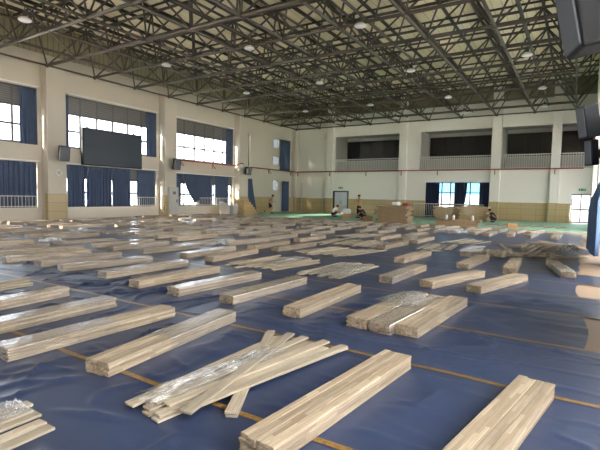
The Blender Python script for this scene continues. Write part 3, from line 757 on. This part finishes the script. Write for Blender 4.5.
# loose piles: (x centre, y centre, number, spread) -- also keep bundles away
PILES = [(-5.85, 8.35, 13, .75, 'ragged loose pile in the third row'), (-4.15, 8.4, 11, .55, 'filmed loose pile behind the plain bundles'), (-5.65, 11.2, 14, .85, 'wide loose pile in the fourth row'),
         (-6.9, 13.6, 10, .6, 'loose pile in the fifth row'), (-5.9, 13.8, 9, .5, 'long loose pile in the fifth row'), (-3.7, 14.4, 8, .5, 'small loose pile left of the white-filmed bundle'),
         (-9.9, 10.8, 8, .5, 'loose pile among the wrapped bundles'), (-12.9, 8.3, 7, .45, 'dark-ended loose pile toward the window wall'),
         (-3.4, 17.0, 8, .6, 'loose pile behind the white-filmed bundle'), (-7.4, 16.4, 8, .6, 'loose pile in the sixth row'),
         (-10.7, 16.4, 8, .5, 'loose pile in the sixth row nearer the windows'), (-5.6, 19.0, 8, .6, 'loose pile in the seventh row'),
         (-13.2, 13.5, 7, .5, 'far loose pile among wrapped bundles'), (-16.4, 10.9, 6, .5, 'low pile near the screen side')]
def free(x, y, r=.62):
    if any(abs(x - a) < .62 and abs(y - b) < 1.93 for a, b in occupied): return False
    if any(abs(x - p[0]) < p[3] + .28 and abs(y - p[1]) < 1.95 for p in PILES): return False
    if -2.5 < x < .3 and 12.3 < y < 19.2: return False
    return True
ROWS = [2.9, 5.75, 8.4, 11.15, 13.6, 16.1, 18.75, 21.35, 23.8]
ZN = ['window wall', 'middle of the hall', 'right wall']
for ri, yr in enumerate(ROWS):
    x = -.75 if ri > 3 else (-1.0 if ri > 2 else -7.4)
    if ri == 0: continue
    n = 0
    while x > -23.2:
        xx = x + RND.uniform(-.13, .13); yy = yr + RND.uniform(-.2, .2)
        if free(xx, yy) and (in_view((xx, yy + .9, .1)) or in_view((xx, yy - .9, .1))):
            n += 1; w_ = RND.choice((0, 0, 1, 1, 2, 3, 4, 4) if xx < -8 else (0, 2, 3, 4, 4, 4))
            a = RND.gauss(-.02 if xx < -4 else -.06, .05)
            if ri <= 4:
                lab = '%s board bundle toward the windows, %s farther along the %s row' % (WLAB[w_], ORD[n - 1], ORD[ri])
                if xx > -9: lab = '%s board bundle among loose piles, %s along the %s row' % (WLAB[w_], ORD[n - 1], ORD[ri])
                g_ = 'board bundles laid out in rows'
            else:
                zn = 'beside the window wall' if xx < -15 else 'in the middle of the hall' if xx < -7 else 'nearer the right wall'
                lab = 'small %s bundle in the crowded far rows %s' % (WLAB[w_], zn)
                g_ = '%s bundles in the far rows %s' % (WLAB[w_], zn)
            bundle(xx, yy, a, w_, lab, g_, False)
            occupied.append((xx, yy))
        x -= 1.0 if ri < 4 else .9 if ri < 6 else .8

# ------------------------------------------------------------------ loose boards
LB = board_mb(w=.09, l=1.9, h=.022).mesh('loose_board', M['wood_plain'])
LB2 = board_mb(w=.09, l=1.55, h=.022).mesh('loose_board', M['wood'])
LB3 = board_mb(w=.075, l=.95, h=.022).mesh('loose_board', M['wood_plain'])
def loose(p0, p1, lab, group, me=None):
    """board whose underside centre line runs p0 -> p1 (x,y,z)"""
    a, b = Vector(p0), Vector(p1); d = b - a; L = d.length; c = (a + b) / 2
    if me is None: me = LB
    o = link('loose_board', me); o.location = c
    foot(c.x, c.y, math.atan2(-d.x, d.y), .05, .95)
    pitch = math.asin(d.z / L)
    o.rotation_euler = (pitch, 0, math.atan2(-d.x, d.y))
    return tag(o, lab, 'board', group)
G1 = 'boards of the splayed pile in front'
FG = [((-2.70, 2.02, .004), (-2.70, 3.90, .004), 'lowest board at the left edge of the splayed pile'),
      ((-2.645, 1.99, .028), (-2.62, 3.86, .028), 'second board from the left in the splayed pile'),
      ((-2.60, 2.10, .004), (-2.40, 3.95, .004), 'board half hidden under film in the splayed pile'),
      ((-2.50, 2.02, .028), (-2.28, 3.88, .028), 'film-covered board in the splayed pile'),
      ((-2.50, 2.08, .052), (-2.38, 3.95, .052), 'film-covered upper board in the splayed pile'),
      ((-2.48, 2.00, .004), (-2.22, 3.85, .004), 'bottom board with dark end in the splayed pile'),
      ((-2.36, 1.98, .004), (-2.10, 3.83, .004), 'short-ended bottom board right in the splayed pile'),
      ((-2.37, 2.0, .028), (-2.08, 3.85, .028), 'board just above the bottom right of the splayed pile'),
      ((-2.40, 2.12, .052), (-2.13, 3.96, .052), 'pale upper board pointing to the unwrapped bundle'),
      ((-2.24, 2.12, .052), (-1.92, 3.96, .046), 'pale right-hand outer board of the splayed pile'),
      ((-2.28, 2.16, .028), (-1.93, 3.98, .022), 'board directly beneath the outer right board of the pile'),
      ((-1.97, 2.30, .004), (-2.86, 3.97, .004), 'board crossing underneath the splayed pile'),
      ((-1.99, 2.33, .027), (-2.82, 3.95, .030), 'upper of two boards crossing beneath the splayed pile'),
      ((-2.16, 2.05, .078), (-2.53, 3.92, .074), 'top pale board lying diagonally across the splayed pile')]
for a, b, l in FG: loose(a, b, l, G1)
LF = [((-2.80, -.33, .004), (-2.85, 1.50, .004), 'front loose board at the bottom left corner'),
      ((-2.90, -.32, .004), (-2.96, 1.50, .004), 'second loose board at the bottom left corner'),
      ((-3.06, -.30, .004), (-3.10, 1.56, .004), 'third loose board at the bottom left corner'),
      ((-3.15, -.31, .004), (-3.19, 1.57, .004), 'fourth loose board at the bottom left corner'),
      ((-3.10, -.33, .028), (-3.15, 1.52, .028), 'loose board stacked on two at the bottom left corner'),
      ((-3.25, -.30, .004), (-3.29, 1.55, .004), 'farthest loose board of the bottom left group'),
      ((-3.22, -.28, .028), (-3.25, 1.58, .028), 'film-covered upper board of the bottom left group')]
for a, b, l in LF: loose(a, b, l, 'loose boards at the bottom left corner')
kl = 0
for k, (x, z) in enumerate([(-7.52, .004), (-7.62, .004), (-7.72, .004), (-7.82, .004), (-7.57, .028), (-7.67, .028), (-7.77, .028), (-7.70, .052), (-7.80, .052), (-7.76, .076)]):
    loose((x + .12, 1.9 + .02 * k, z), (x - .03, 3.76 - .02 * (k % 3), z), ['lowest', 'second lowest', 'third lowest', 'fourth lowest', 'middle', 'upper middle', 'upper rear', 'higher', 'second highest', 'topmost'][k] + ' board of the stack at the left frame edge', 'boards stacked at the left frame edge')
for pi, (cx, cyy, n, sp, lab) in enumerate(PILES):
    r = random.Random(100 + pi); k = 0; layer = 0; per = max(4, int(2 * sp / .125))
    while k < n:
        mm = max(2, per - 2 * layer); ang = r.uniform(-.22, .12); ox = r.uniform(-.08, .08)
        for i in range(mm):
            if k >= n: break
            if layer == 0 and r.random() < .15: continue
            x = cx + ox + (i - (mm - 1) / 2) * .125 + r.uniform(-.006, .006); yy = cyy + r.uniform(-.3, .3); a = ang + r.uniform(-.012, .012)
            me, L = (LB, .95) if r.random() < .7 else (LB2, .775)
            dx, dy = -math.sin(a) * .9, math.cos(a) * .9; z = .006 + layer * .023
            loose((x - dx, yy - dy, z), (x + dx, yy + dy, z), 'board %s from window side, %s layer, %s' % (ORD[i], ['lowest', 'second', 'third', 'fourth', 'fifth', 'sixth', 'seventh'][layer], lab), 'boards of the ' + lab, me)
            k += 1
        layer += 1
# the heap of broken boards near the right wall
def heap(seed, hx, hy, counts, lab, group, sp):
    r = random.Random(seed)
    for layer, mm in enumerate(counts):
        ang = r.uniform(-1.2, 1.2) if layer else .2
        cx, cyy = hx + r.uniform(-.15, .15), hy + r.uniform(-.25, .25)
        for i in range(mm):
            a = ang + r.uniform(-.06, .06); me, L = r.choice(((LB3, .475), (LB2, .775)))
            q = (i - (mm - 1) / 2) * sp + r.uniform(-.02, .02); w_ = r.uniform(-.4, .4)
            x = cx + q * math.cos(a) - w_ * math.sin(a); yy = cyy + q * math.sin(a) + w_ * math.cos(a)
            dx, dy = -math.sin(a) * L, math.cos(a) * L; z = .006 + layer * .031; tl = 0 if layer < 1 else r.uniform(-.012, .012)
            loose((x - dx, yy - dy, z - tl), (x + dx, yy + dy, z + tl), lab, group, me)
heap(5, -1.75, 13.7, (7, 6, 4), 'broken board at the near left of the jumbled heap', 'broken boards at the near left of the jumbled heap', .2)
heap(21, -.8, 14.1, (7, 6, 4), 'broken board in the jumbled heap end nearest the blue curtain', 'broken boards in the jumbled heap end by the curtain', .2)
heap(33, -1.3, 15.9, (7, 6, 5), 'broken board in the middle part of the jumbled heap', 'broken boards in the middle of the jumbled heap', .22)
heap(9, -.7, 17.9, (7, 6, 4), 'broken board in the low heap behind the jumbled heap', 'broken boards in the low rear heap', .24)

# ------------------------------------------------------------------ tarpaulin strips and tape
EDGE = [-1.0, .84, 2.39, 4.0, 5.47, 7.05, 8.47, 9.85, 11.1, 12.6, 14.1, 15.6, 17.1, 18.6, 20.1, 21.6, 23.1, 24.8]
def ridge(v, w): return max(0, 1 - abs(v) / w) ** 2
def wrinkle(x, y):
    q = noise.noise(Vector((x * .5, y * .5, 3.1)))
    a = noise.noise(Vector((x * .55 + y * .25 + q, y * 1.5 - x * .15, 0)))
    b = noise.noise(Vector((x * 1.1 - y * .6, y * 1.0 + x * .5 + q, 7.7)))
    c = noise.noise(Vector((x * .8 + y * .9, y * .5 - x * .45, 21)))
    h = .020 * ridge(a, .11) + .018 * ridge(b, .09) + .022 * ridge(c, .07) + .012 * ridge(noise.noise(Vector((x * .45 - y * .7 + q, y * .8 + x * .2, 33))), .16) + .003 * noise.noise(Vector((x * 2.2, y * 2.6, 1)))
    k = .5 + .5 * noise.noise(Vector((x * .35, y * .35, 11)))
    f = 1.0
    for (fx, fy, ca, sa, hw, hl) in FOOT.get((int(x // 1), int(y // 1)), ()):
        lx, ly = (x - fx) * ca + (y - fy) * sa, -(x - fx) * sa + (y - fy) * ca
        f = min(f, max(abs(lx) - hw - .06, abs(ly) - hl - .06, 0) / .14)
    return .001 + max(0, h * (.25 + 1.6 * k * k)) * (1.35 if y < 9 else .9) * f
for i in range(len(EDGE) - 1):
    y0, y1 = EDGE[i], EDGE[i + 1]
    near = y1 < 9
    xe = [.85, .55, .6, .6, .17, 1.1, .09, 1.1, .12, .13, .14, .5, -.1, .3, .2, .4, .3][i]
    x0 = -23.4 if y0 > 5 else (-9.5 - y1 * 2)
    st = .035 if y1 < 6 else .11 if near else .4
    nx = int((xe - x0) / st); ny = int((y1 - y0) / (st * .8)) + 1
    def fn(s, t, y0=y0, y1=y1, x0=x0, xe=xe):
        x = x0 + (xe - x0) * s + .03 * math.sin(t * 5 + y0) * (s > .98); y = y0 + (y1 - y0) * t
        e = min(1, min(t, 1 - t) * 7)
        return (x, y, wrinkle(x, y) * e if near else .001)
    o = MB().grid(nx, ny, fn).build('blue_tarp', M['tarp'], None, True)
    lab = 'blue plastic floor sheet at the very bottom of the view' if i == 0 else 'strip of blue plastic floor sheet, %s from the camera' % ORD[i]
    tag(o, lab, 'floor sheet', 'blue floor sheets')
    if i > 0:
        w = .027
        def ft(s, t, y0=y0, x0=x0, xe=xe):
            x = x0 + (max(xe, .3) - x0) * s
            return (x, y0 + (t - .5) * 2 * w + .012 * math.sin(x * 1.3 + y0) + .006 * math.sin(x * 5), .006 + .003 * math.sin(x * 9 + t * 3) * (t - .5))
        o = MB().grid(int((xe - x0) / .15), 2, ft).build('floor_tape', M['tape'], None, True)
        tag(o, 'yellow printed tape on the sheet seam, %s seam from the camera' % ORD[i - 1], 'tape', 'yellow seam tapes')

# ------------------------------------------------------------------ crumpled film lying about
def film(lab, x, y, z, sx, sy_, h, seed, rz=0):
    m = 'film_crinkle' if seed in (1, 2, 3, 5, 6) else 'film_white'
    def fn(s, t):
        u, v = (s - .5) * 2, (t - .5) * 2; e = max(0, 1 - max(u * u, v * v))
        n = .5 * (1 - 2 * abs(noise.noise(Vector((s * 5 + seed, t * 5, seed))))) + .5 * (1 - 2 * abs(noise.noise(Vector((s * 13, t * 13 + seed, 2)))))
        return (u * sx * (1 + .25 * n), v * sy_ * (1 + .25 * noise.noise(Vector((t * 3, s * 3, seed + 9)))), max(.002, h * (.15 + abs(n) * 1.6) * (.25 + .75 * e)))
    o = MB().grid(34, 34, fn).build('plastic_film', M[m], None, False); o.location = (x, y, z); o.rotation_euler = (0, 0, rz)
    return tag(o, lab, 'plastic film', 'scraps of plastic film')
film('crumpled film on the splayed front pile', -2.47, 2.75, .077, .11, .75, .035, 1, -.12)
film('bunched film on the bottom left loose boards', -3.18, 1.42, .052, .08, .12, .06, 2)
film('torn film draped over the triple bundle', -1.95, 6.1, .132, .26, .4, .03, 3, -.2)
film('crumpled film beside the far left loose pile', -13.2, 7.2, .02, .25, .3, .12, 4)
film('film on the ragged pile of the third row', -5.5, 8.3, .09, .2, .7, .04, 5)
film('film covering the pile behind the plain bundles', -4.0, 8.2, .075, .35, .8, .03, 6)
film('white film over the bundle left of the broken heap', -2.5, 13.6, .13, .2, .9, .03, 7)
film('bunched white film at the far end of the broken heap', -.1, 15.6, .03, .25, .4, .16, 8)
film('flat film scrap on the blue sheet in mid hall', -3.6, 13.2, .01, .25, .15, .02, 9)
film('film scrap by the crowded left rows', -9.2, 10.2, .02, .25, .2, .1, 10)
film('film bunch among the bundles below the screen', -15.5, 9.6, .03, .25, .3, .14, 11)
film('white film heap near the back stacks', -4.5, 20.8, .02, .5, .4, .14, 13)

# ------------------------------------------------------------------ stacks of sheets at the back
def sheet_stack(name, cx, cyy, w, d, n, th, lab, group, rz=0, seed=0, step=0, z0=.008, m='ply'):
    r = random.Random(seed); z = z0; ph = r.uniform(0, 6); am = .3 * th
    for k in range(n):
        jx, jy = r.uniform(-.12, .12), r.uniform(-.05, .05); ww = w * (1 - step * k) * r.uniform(.93, 1.0)
        b = MB(); nx = 14
        vs = []; fs = []
        for top in (0, 1):
            for j in (0, 1):
                for i in range(nx + 1):
                    s = i / nx; wob = am * math.sin(((s - .5) * ww + jx) * 4.2 + ph) * (0 if k == 0 and not top else 1)
                    vs.append(((s - .5) * ww + jx, (j - .5) * d + jy, (0 if k == 0 and not top else am + wob) + (th * .88 if top else 0)))
        n1 = nx + 1
        for i in range(nx):
            fs += [(i, n1 + i, n1 + i + 1, i + 1), (2 * n1 + i, 2 * n1 + i + 1, 3 * n1 + i + 1, 3 * n1 + i), (i, i + 1, 2 * n1 + i + 1, 2 * n1 + i), (n1 + i + 1, n1 + i, 3 * n1 + i, 3 * n1 + i + 1)]
        fs += [(0, 2 * n1, 3 * n1, n1), (nx, n1 + nx, 3 * n1 + nx, 2 * n1 + nx)]
        b._add(vs, fs)
        o = b.build(name, M[m]); o.location = (cx, cyy, z); o.rotation_euler = (0, 0, rz)
        pos = 'bottom' if k == 0 else 'top' if k == n - 1 else ORD[k] + ' lowest'
        tag(o, '%s brown sheet pack of the %s' % (pos, lab), 'sheet pack', group); z += th
sheet_stack('sheet_pack', -9.75, 26.9, 2.0, 1.6, 9, .115, 'tall wavy stack on the green floor', 'packs of the tall wavy stack', .12, 1)
sheet_stack('sheet_pack', -8.55, 35.6, 2.0, 1.2, 7, .13, 'left stack in front of the glass doors', 'packs of the left back stack', 0, 2, m='ply_light')
sheet_stack('sheet_pack', -6.4, 34.6, 2.05, 1.2, 8, .13, 'right stack in front of the glass doors', 'packs of the right back stack', 0, 3, m='ply_light')
sheet_stack('sheet_pack', -5.75, 26.6, 2.4, 1.2, 3, .11, 'low stack before the glass doors', 'packs of the low stack', .1, 4)
# stepped timber stack by the third pillar
for k in range(6):
    wy = 1.9 - k * .25; z = .008 + k * .2
    o = MB().bevbox(-.5, .5, -wy / 2, wy / 2, 0, .19, .012).build('timber_pack', M['timber'])
    o.location = (-22.6, 28.0 - k * .12, z); o.rotation_euler = (0, 0, .05 * math.sin(k * 2.2))
    tag(o, '%s timber pack of the stepped stack by the pillar' % ['bottom', 'second lowest', 'third lowest', 'third highest', 'second highest', 'topmost'][k], 'timber pack', 'packs of the stepped timber stack')
def sack(lab, x, y, w, d, h, seed, m='white', z=.004):
    def sq(v): return math.copysign(abs(v) ** .45, v)
    b = MB(); n, mr = 18, 12; vs = []
    for i in range(mr + 1):
        th = PI * i / mr
        for k in range(n):
            ph = 2 * PI * k / n; p = Vector((sq(math.cos(ph)) * sq(math.sin(th)) * w / 2, sq(math.sin(ph)) * sq(math.sin(th)) * d / 2, (sq(math.cos(th)) + 1) * h / 2))
            q = 1 + .22 * noise.noise(p * 4 + Vector((seed, 0, 0))) + .1 * noise.noise(p * 11 + Vector((0, seed, 0)))
            vs.append((p.x * q, p.y * q, p.z * (1 + .25 * noise.noise(Vector((p.x * 3, p.y * 3, seed))) * (p.z > .1))))
    b._add(vs, [(i * n + k, (i + 1) * n + k, (i + 1) * n + (k + 1) % n, i * n + (k + 1) % n) for i in range(mr) for k in range(n)])
    o = b.build('plastic_sack', M[m], None, False); o.location = (x, y, z); return tag(o, lab, 'sack')
sack('grey white sack standing left of the stepped timber stack', -22.95, 25.75, .7, .6, .95, 1, 'cabinet')
sack('grey white sack touching the stepped timber stack', -22.75, 26.55, .65, .6, .9, 2, 'cabinet')
sack('white bag on top of the tall wavy stack', -9.6, 26.8, .55, .4, .22, 3, z=1.09)
sack('red bag on top of the tall wavy stack', -9.0, 26.85, .4, .35, .18, 4, 'red', z=1.09)
sack('white bag behind the crouching worker', -14.95, 30.7, .55, .45, .4, 5, 'white', z=.26)
def carton(lab, x, y, w, d, h, rz=0, z=.007):
    t = thing('carton', lab, 'box', (x, y, z), rz)
    MB().bevbox(-w / 2, w / 2, -d / 2, d / 2, 0, h, .01).build('body', M['carton'], t)
    MB().box(-w / 2 + .01, w / 2 - .01, -.03, .03, h, h + .003).build('tape_strip', M['tape'], t)
carton('brown carton under the white bag by crouching worker', -14.95, 30.7, .7, .5, .25, .3)
carton('brown carton left of the tall wavy stack', -11.75, 27.4, .55, .45, .3, .1)
carton('brown carton alone on green floor toward the exit door', -3.0, 27.4, .5, .4, .26, .2)
# battens on the green floor by the exit door
for k in range(7):
    x = -4.4 + k * .62
    o = MB().box(-.04, .04, -.9, .9, 0, .03).build('floor_batten', M['red']); o.location = (x, 29.9 + .25 * math.sin(k * 2), .008); o.rotation_euler = (0, 0, -.25)
    tag(o, 'thin reddish batten on the green floor, %s from the carton' % ORD[k], 'batten', 'reddish floor battens')
# bottles and tins on the low stack
for k, (x, z) in enumerate(((-6.4, .4), (-6.0, .4), (-4.95, .4))):
    t = thing('bottle', ['white bottle at the left end of the low stack', 'white bottle in the middle of the low stack', 'white bottle at the right end of the low stack'][k], 'bottle', (x, 26.45, .37))
    MB().lathe((0, 0, 0), [(.06, 0), (.065, .2), (.025, .27), (.025, .3)], 10).build('body', M['white'], t, True)
    MB().lathe((0, 0, .3), [(.028, 0), (.028, .04)], 8).build('cap', M['red'], t)
# conduits on back wall panel
for x, l in ((-23.3, 'thin grey conduit rising beside the corner pillar'), (-20.9, 'thin grey conduit rising beside the steel door pillar')):
    tag(MB().tube((x, 37.52, .01), (x + .03, 37.52, 2.9), .03).build('conduit', M['cabinet']), l, 'conduit')

# ------------------------------------------------------------------ people
def skin_mesh(name, V, Ed, R, m, root=0, sub=2):
    me = bpy.data.meshes.new(name); me.from_pydata(V, Ed, []); o = bpy.data.objects.new(name, me); COL.objects.link(o)
    o.modifiers.new('s', 'SKIN'); sd = o.modifiers.new('d', 'SUBSURF'); sd.levels = sub; sd.render_levels = sub
    lay = me.skin_vertices[0].data if me.skin_vertices else None
    if lay is None:
        bm = bmesh.new(); bm.from_mesh(me); bm.verts.layers.skin.verify(); bm.to_mesh(me); bm.free(); lay = me.skin_vertices[0].data
    for i, rr in enumerate(R):
        lay[i].radius = rr if isinstance(rr, tuple) else (rr, rr); lay[i].use_root = (i == root)
    dg = bpy.context.evaluated_depsgraph_get(); ev = o.evaluated_get(dg); out = bpy.data.meshes.new_from_object(ev)
    bpy.data.objects.remove(o); out.materials.clear(); out.materials.append(m)
    for p in out.polygons: p.use_smooth = True
    return out

def person(lab, loc, rz, J, tops, bottoms, shoes=True):
    """J: joint name -> local point, facing +y.  tops/bottoms: material key or None"""
    t = thing('person', lab, 'person', loc, rz)
    J = {k: Vector(v) for k, v in J.items()}
    names = ['pelvis', 'waist', 'chest', 'neck', 'chin', 'head', 'crown',
             'shL', 'elL', 'wrL', 'hdL', 'shR', 'elR', 'wrR', 'hdR', 'hipL', 'knL', 'anL', 'toL', 'hipR', 'knR', 'anR', 'toR']
    rad = [(.15, .11), (.135, .1), (.155, .11), .055, (.068, .08), (.078, .095), (.06, .07),
           .06, .042, .03, (.04, .02), .06, .042, .03, (.04, .02), .088, .06, .042, .036, .088, .06, .042, .036]
    ed = [(0, 1), (1, 2), (2, 3), (3, 4), (4, 5), (5, 6), (2, 7), (7, 8), (8, 9), (9, 10), (2, 11), (11, 12), (12, 13), (13, 14),
          (0, 15), (15, 16), (16, 17), (17, 18), (0, 19), (19, 20), (20, 21), (21, 22)]
    me = skin_mesh('body', [J[n] for n in names], ed, rad, M['skin'])
    bm = bmesh.new(); bm.from_mesh(me)
    fw = (J['fwd']).normalized(); side = fw.cross(Vector((0, 0, 1))).normalized()
    ex = MB()
    ex.tube(J['head'] + fw * .085 + Vector((0, 0, .0)), J['head'] + fw * .115 + Vector((0, 0, -.03)), .012, 6, .018)      # nose
    for s in (-1, 1): ex.ball(J['head'] + side * s * .085, .03, 8, 5, (.5, .7, 1))                                        # ears
    for h, w in (('hdL', 'wrL'), ('hdR', 'wrR')):
        d = (J[h] - J[w]).normalized(); u = d.cross(fw)
        u = u.normalized() if u.length > .1 else side
        for q, ln in zip((-1.5, -.5, .5, 1.5), (.065, .08, .075, .055)):
            p = J[h] + u * q * .02; k1 = p + d * ln * .55; k2 = k1 + (d * .8 + fw * .35).normalized() * ln * .5
            ex.tube(p - d * .02, k1, .0095, 6, .0085).tube(k1, k2, .0085, 6, .007)
        p = J[w] + d * .04; ex.tube(p, p + (d * .5 + u * -.8).normalized() * .06, .011, 6, .009)
    n0 = len(bm.verts); vs = [bm.verts.new(v) for v in ex.v]
    for f in ex.f: bm.faces.new([vs[i] for i in f])
    bm.to_mesh(me); bm.free()
    link('body', me, t)
    # hair cap
    h = MB().ball(J['head'] + Vector((0, 0, .05)) - fw * .025, .105, 12, 8, (.92, 1.05, .85)); h.build('hair', M['hair'], t, True)
    for s in (-1, 1): MB().ball(J['head'] + fw * .088 + side * s * .033 + Vector((0, 0, .012)), .012, 8, 5).build('eye', M['eye'], t, True)
    if bottoms:
        mk, full = bottoms
        kl = J['knL'] if not full else J['anL'] + (J['knL'] - J['anL']) * .12; kr = J['knR'] if not full else J['anR'] + (J['knR'] - J['anR']) * .12
        V = [J['pelvis'], J['waist'] * .6 + J['pelvis'] * .4, J['hipL'], J['knL'], kl, J['hipR'], J['knR'], kr]
        if not full: V[3] = (J['hipL'] + J['knL']) / 2; V[4] = J['hipL'] * .2 + J['knL'] * .8; V[6] = (J['hipR'] + J['knR']) / 2; V[7] = J['hipR'] * .2 + J['knR'] * .8
        me = skin_mesh('trousers' if full else 'shorts', V, [(0, 1), (0, 2), (2, 3), (3, 4), (0, 5), (5, 6), (6, 7)], [(.175, .13), (.155, .12), .115, .092, .075 if full else .098, .115, .092, .075 if full else .098], M[mk])
        link('trousers' if full else 'shorts', me, t)
    if tops:
        V = [J['waist'] * .35 + J['pelvis'] * .65, J['waist'], J['chest'], J['shL'], (J['shL'] + J['elL']) * .5 + (J['elL'] - J['shL']) * .2, J['shR'], (J['shR'] + J['elR']) * .5 + (J['elR'] - J['shR']) * .2, J['chest'] * .45 + J['neck'] * .55]
        me = skin_mesh('shirt', V, [(0, 1), (1, 2), (2, 3), (3, 4), (2, 5), (5, 6), (2, 7)], [(.175, .135), (.16, .125), (.175, .13), .083, .068, .083, .068, .085], M[tops])
        link('shirt', me, t)
    if shoes:
        for a, b in (('anL', 'toL'), ('anR', 'toR')):
            d = (J[b] - J[a]); d.z = 0
            d = d.normalized() if d.length > .01 else fw
            me = skin_mesh('shoe', [J[a] - d * .05 + Vector((0, 0, -.03)), J[a] + d * .06 + Vector((0, 0, -.035)), J[b] + d * .05], [(0, 1), (1, 2)], [.05, .052, .036], M['black'])
            link('shoe', me, t)
    return t
STAND = dict(pelvis=(0, 0, .94), waist=(0, .01, 1.1), chest=(0, .0, 1.32), neck=(0, -.01, 1.48), chin=(0, .02, 1.54), head=(0, .03, 1.62), crown=(0, .02, 1.70), fwd=(0, 1, 0),
             shL=(-.19, 0, 1.40), elL=(-.27, .02, 1.13), wrL=(-.22, .2, 1.03), hdL=(-.17, .26, 1.04), shR=(.19, 0, 1.40), elR=(.26, .12, 1.18), wrR=(.1, .22, 1.36), hdR=(.06, .2, 1.44),
             hipL=(-.1, 0, .88), knL=(-.12, .03, .48), anL=(-.13, -.02, .085), toL=(-.15, .13, .045), hipR=(.1, 0, .88), knR=(.12, .02, .48), anR=(.13, -.02, .085), toR=(.15, .13, .045))
person('shirtless person in black trousers standing, hand at face', (-13.75, 30.3, .007), PI * .80, STAND, None, ('cloth_black', True))
RUN = dict(pelvis=(0, 0, .86), waist=(0, .05, 1.02), chest=(0, .14, 1.22), neck=(0, .2, 1.37), chin=(0, .25, 1.42), head=(0, .27, 1.5), crown=(0, .27, 1.58), fwd=(0, 1, -.1),
           shL=(-.18, .14, 1.3), elL=(-.26, -.1, 1.1), wrL=(-.24, .08, .92), hdL=(-.22, .15, .9), shR=(.18, .16, 1.3), elR=(.24, .25, 1.02), wrR=(.14, .45, 1.0), hdR=(.1, .52, 1.02),
           hipL=(-.1, 0, .8), knL=(-.11, .22, .47), anL=(-.11, .1, .085), toL=(-.11, .25, .045), hipR=(.1, 0, .8), knR=(.11, .02, .4), anR=(.11, -.4, .24), toR=(.11, -.42, .1))
person('shirtless person in black shorts jogging past the left wall', (-22.45, 31.0, .007), -.95, RUN, None, ('cloth_black', False))
CROUCH = dict(pelvis=(0, -.1, .24), waist=(0, -.02, .4), chest=(0, .14, .58), neck=(0, .24, .7), chin=(0, .3, .72), head=(0, .34, .79), crown=(0, .35, .87), fwd=(0, 1, -.3),
              shL=(-.18, .15, .64), elL=(-.25, .3, .42), wrL=(-.15, .48, .28), hdL=(-.12, .55, .24), shR=(.18, .15, .64), elR=(.25, .3, .42), wrR=(.15, .48, .28), hdR=(.12, .55, .24),
              hipL=(-.1, -.08, .22), knL=(-.17, .28, .44), anL=(-.15, .02, .085), toL=(-.17, .18, .045), hipR=(.1, -.08, .22), knR=(.17, .28, .44), anR=(.15, .02, .085), toR=(.17, .18, .045))
person('person in white shirt and dark shorts crouching by a carton', (-15.9, 30.4, .007), -.6, CROUCH, 'cloth_white', ('cloth_black', False))
person('person in dark clothes crouching at the standing man\'s feet', (-12.62, 28.7, .007), PI * .55, CROUCH, 'cloth_grey', ('cloth_black', True))
person('person in black crouching at the end of back stack', (-4.85, 33.5, .007), PI / 2, CROUCH, 'cloth_black', ('cloth_black', True))
